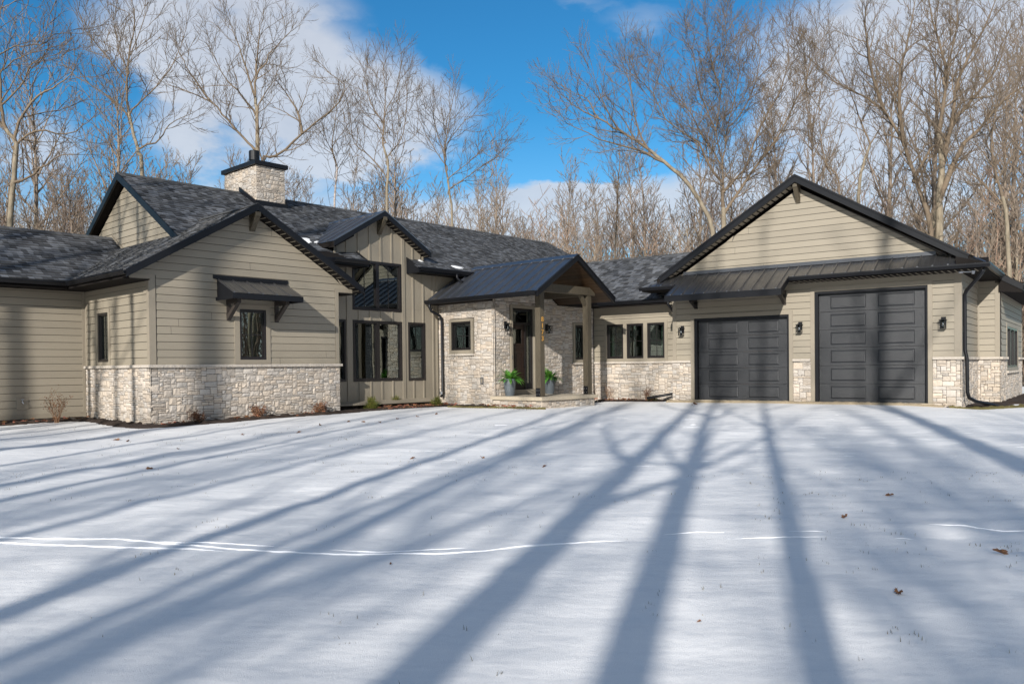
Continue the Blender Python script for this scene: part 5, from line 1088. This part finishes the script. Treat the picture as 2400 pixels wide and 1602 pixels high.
def wood_tree(seed, H, r0, crown_from=.35, spread=1.0, dens=.8, nl=14, lean=.04, tk=2.3, wob=.06, far=None):
    T = Tree(seed, tk); q = T.q; p = Vector((0, 0, -.1)); d = Vector((q.uniform(-lean, lean), q.uniform(-lean, lean), 1)).normalized(); n = 16; pts = [p.copy()]
    for i in range(n):
        d = (d + Vector((q.uniform(-wob, wob), q.uniform(-wob, wob), .08))).normalized(); p = p + d * H / n; pts.append(p.copy())
    rr = lambda u: r0 * (1 - .9 * u) + .006
    cut = int(n * .6); T.t.tube(pts[:cut + 1], [rr(i / n) for i in range(cut + 1)], 6, cap=False); T.limb(pts[cut:], rr(cut / n), .006, 2, dens)
    ang = q.uniform(0, 6.28)
    for k in range(nl):
        u = crown_from + (1 - crown_from) * (k + q.random()) / nl; u = min(u, .97); x = u * n; i = int(x); b = pts[i].lerp(pts[min(i + 1, n)], x - i); ang += 2.4 + q.uniform(-.4, .4)
        a = q.uniform(.35, .9); dd = Vector((math.cos(ang) * math.sin(a), math.sin(ang) * math.sin(a), math.cos(a))); L = H * q.uniform(.20, .36) * (1.15 - u * .8) * spread
        T.limb(T.path(b, dd, L, 6, .12, .09), rr(u) * .6, .007, 2, dens)
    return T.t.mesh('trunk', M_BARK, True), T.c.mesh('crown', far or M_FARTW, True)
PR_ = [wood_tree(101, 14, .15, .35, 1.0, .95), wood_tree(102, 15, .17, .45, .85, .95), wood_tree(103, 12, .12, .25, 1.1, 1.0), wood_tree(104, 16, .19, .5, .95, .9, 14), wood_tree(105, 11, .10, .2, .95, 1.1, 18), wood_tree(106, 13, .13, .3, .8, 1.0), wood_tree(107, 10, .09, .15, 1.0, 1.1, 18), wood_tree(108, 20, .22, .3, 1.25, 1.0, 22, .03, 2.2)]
def plant(k, x, y, s, rz, label, group, name='woodland_tree', lean=(0, 0)):
    t = bpy.data.objects.new(name, None); C.objects.link(t); t.location = (x, y, gz(x, 30) - .02); t.rotation_euler = (lean[0], lean[1], rz); t.scale = (s, s, s); t['label'] = label; t['category'] = 'tree'; t['group'] = group
    for me, nm in zip(PR_[k], ('trunk', 'crown')):
        o = bpy.data.objects.new(nm, me); C.objects.link(o); o.parent = t
q = random.Random(77); used = []
def clear_of_house(x, y):
    # keep trunks off the building plan (main wing, breezeway, garage)
    for F, a0, a1, b0, b1 in ((L_, -17, 20.5, -.5, 10), (L_, 8, 15, -4.5, 1), (G_, -1.5, 10.5, -1.8, 9), (G_, 0, 7, 8, 14)):
        dx, dy = x - F.o[0], y - F.o[1]; a = dx * F.a[0] + dy * F.a[1]; b = dx * F.b[0] + dy * F.b[1]
        if a0 < a < a1 and b0 < b < b1: return False
    return True
for x, y, s, rz, lab in ((-27, 40, .92, .3, 'broad bare tree near the left edge above the low left roof'), (-22.5, 46, .95, 2.1, 'bare tree between the left edge trees and the gable'), (22.6, 44, .98, 1.2, 'bare tree high above the right garage slope, left of the multi-stemmed tree'), (27.5, 43, .95, 4.0, 'large bare tree past the right garage corner'), (30.5, 49, 1.0, 5.2, 'bare tree near the right edge of the picture'), (15.2, 48, .88, 2.7, 'bare tree rising straight behind the garage peak'), (25.5, 55, 1.1, .9, 'tall bare tree behind the multi-stemmed tree'), (-31, 52, 1.1, 3.3, 'tall bare tree far behind the left roof'), (12.6, 56, .9, 1.9, 'bare tree behind the fan-shaped tree'), (19.0, 52, 1.0, 3.1, 'bare tree between the garage peak and the multi-stemmed tree'), (35.5, 57, 1.15, .2, 'tall bare tree deep at the right edge')):
    if clear_of_house(x, y): plant(7, x, y, s, rz, lab, 'large trees behind the house'); used.append((x, y))
n_ = 0; tries = 0
while n_ < 250 and tries < 6000:
    tries += 1
    y = 40 + 42 * q.random() ** .8; u = q.uniform(-.68, .68); x = u * y
    if not clear_of_house(x, y) or any((x - a) ** 2 + (y - b) ** 2 < 2.0 for a, b in used): continue
    if abs(x - 0) < 0: continue
    used.append((x, y)); env = .98 if -.08 < u < .22 else .98 if u >= .22 else 1.02
    if u < -.35: env = 1.08
    k = q.randrange(7); s = env * 1.04 * q.uniform(.78, 1.08) * (.72 + .28 * min(1, (y - 34) / 30)); near = y < 52
    lab = 'bare woodland tree standing in the woods behind the house' if near else 'thin bare tree deep in the woods behind the house'
    plant(k, x, y, s, q.uniform(0, 6.28), lab, 'nearer woodland trees' if near else 'distant woodland trees'); n_ += 1
# thicket: reddish saplings too many to count
mb = MB(); q = random.Random(31)
for k in range(4300):
    y = q.uniform(42, 90); x = q.uniform(-.7, .7) * y
    if not clear_of_house(x, y): continue
    h = q.uniform(3.5, 11) * (1.12 if abs(x / y) > .3 else .95); p = Vector((x, y, .3)); d = Vector((q.uniform(-.1, .1), q.uniform(-.1, .1), 1)).normalized(); pts = [p]; v = q.uniform(.8, 1.4); w_ = q.uniform(.9, 1.12); col = (v * w_ * 1.15, v * 1.1, v * 1.04)
    for i in range(5): d = (d + Vector((q.uniform(-.1, .1), q.uniform(-.1, .1), .05))).normalized(); pts.append(pts[-1] + d * h / 5)
    mb.tube(pts, [.038, .034, .028, .022, .017, .010], 3, col, cap=False)
    for i in range(17):
        t = q.uniform(.2, 1) * 4.99; j = int(t); b = pts[j].lerp(pts[j + 1], t - j); a = q.uniform(0, 6.28); dd = Vector((math.cos(a) * .7, math.sin(a) * .7, q.uniform(.4, 1.2))).normalized(); L = q.uniform(.5, 1.6); e = b + dd * L; m_ = b.lerp(e, .5) + Vector((0, 0, -.05)); mb.tube([b, m_, e], [.017, .014, .008], 3, col, cap=False)
        for _ in range(2): a2 = q.uniform(0, 6.28); e2 = m_ + Vector((math.cos(a2), math.sin(a2), 1.2)).normalized() * L * .5; mb.tube([m_, e2], [.011, .007], 3, col, cap=False)
for k in range(1500):
    u = q.random()
    if u < .5: x, y = q.uniform(22, 60), q.uniform(-30, 20)
    elif u < .8: x, y = q.uniform(-60, -28), q.uniform(-14, 26)
    else: x, y = q.uniform(8, 50), q.uniform(-60, -26)
    if abs(x * .9613 - y * .2756 + 4) < 12 and y < 0: continue
    h = q.uniform(4, 10); p = Vector((x, y, 0)); pts = [p]; d = Vector((0, 0, 1))
    for i in range(4): d = (d + Vector((q.uniform(-.12, .12), q.uniform(-.12, .12), .05))).normalized(); pts.append(pts[-1] + d * h / 4)
    mb.tube(pts, [.07, .06, .045, .03, .01], 3, (.6, .5, .45), cap=False)
    for i in range(9):
        t = q.uniform(.15, 1) * 3.99; j = int(t); b = pts[j].lerp(pts[j + 1], t - j); a = q.uniform(0, 6.28); L = q.uniform(.8, 2.2); mb.tube([b, b + Vector((math.cos(a) * .7, math.sin(a) * .7, q.uniform(.3, 1))) * L], [.03, .012], 3, (.6, .5, .45), cap=False)
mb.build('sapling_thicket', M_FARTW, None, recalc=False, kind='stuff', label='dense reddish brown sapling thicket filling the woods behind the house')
# trees behind the viewer: they cast the long shadows over the snow and are mirrored in the windows
def tall_shadow_tree(seed, H, r0, nl=7, dens=.5, cf=.5, spread=.8):
    return wood_tree(seed, H, r0, cf, spread, dens, nl, .0, 1.2, .018)
ST = [tall_shadow_tree(201, 20, .20, 7), tall_shadow_tree(202, 22, .26, 8, .55, .45), tall_shadow_tree(203, 18, .13, 6), tall_shadow_tree(204, 23, .30, 9, .6, .45, 1.0), wood_tree(205, 17, .13, .42, 1.25, .95, 22, .0, 2.6, .02), wood_tree(206, 21, .19, .30, .85, .6, 9, .01, 2.2, .035)]
sa_, ca_ = math.sin(R(SUN_AZ)), math.cos(R(SUN_AZ))
for qq, s, k, sc_, rz in YARD_SHADOWS:
    x, y = qq * ca_ + s * sa_, -qq * sa_ + s * ca_; t = bpy.data.objects.new('yard_tree', None); C.objects.link(t); t.location = (x, y, -.05); t.rotation_euler = (0, 0, rz); t.scale = (sc_,) * 3
    t['label'] = 'tall bare tree standing behind the viewer'; t['category'] = 'tree'; t['group'] = 'trees behind the viewer'
    for me, nm in zip(ST[k], ('trunk', 'crown')):
        o = bpy.data.objects.new(nm, me); C.objects.link(o); o.parent = t

q = random.Random(90); cnt = 0
while cnt < 58:
    u = q.random()
    if u < .42: x, y = q.uniform(19, 48), q.uniform(-28, 17)
    elif u < .74: x, y = q.uniform(-52, -24), q.uniform(-14, 24)
    else: x, y = q.uniform(2, 40), q.uniform(-48, -20)
    # keep the corridor towards the sun open
    if abs(x * ca_ - y * sa_ + 4) < 11 and y < 0: continue
    plant(q.randrange(7), x, y, q.uniform(.85, 1.15), q.uniform(0, 6.28), 'bare woodland tree at the side of the yard outside the picture', 'woodland trees around the yard'); cnt += 1
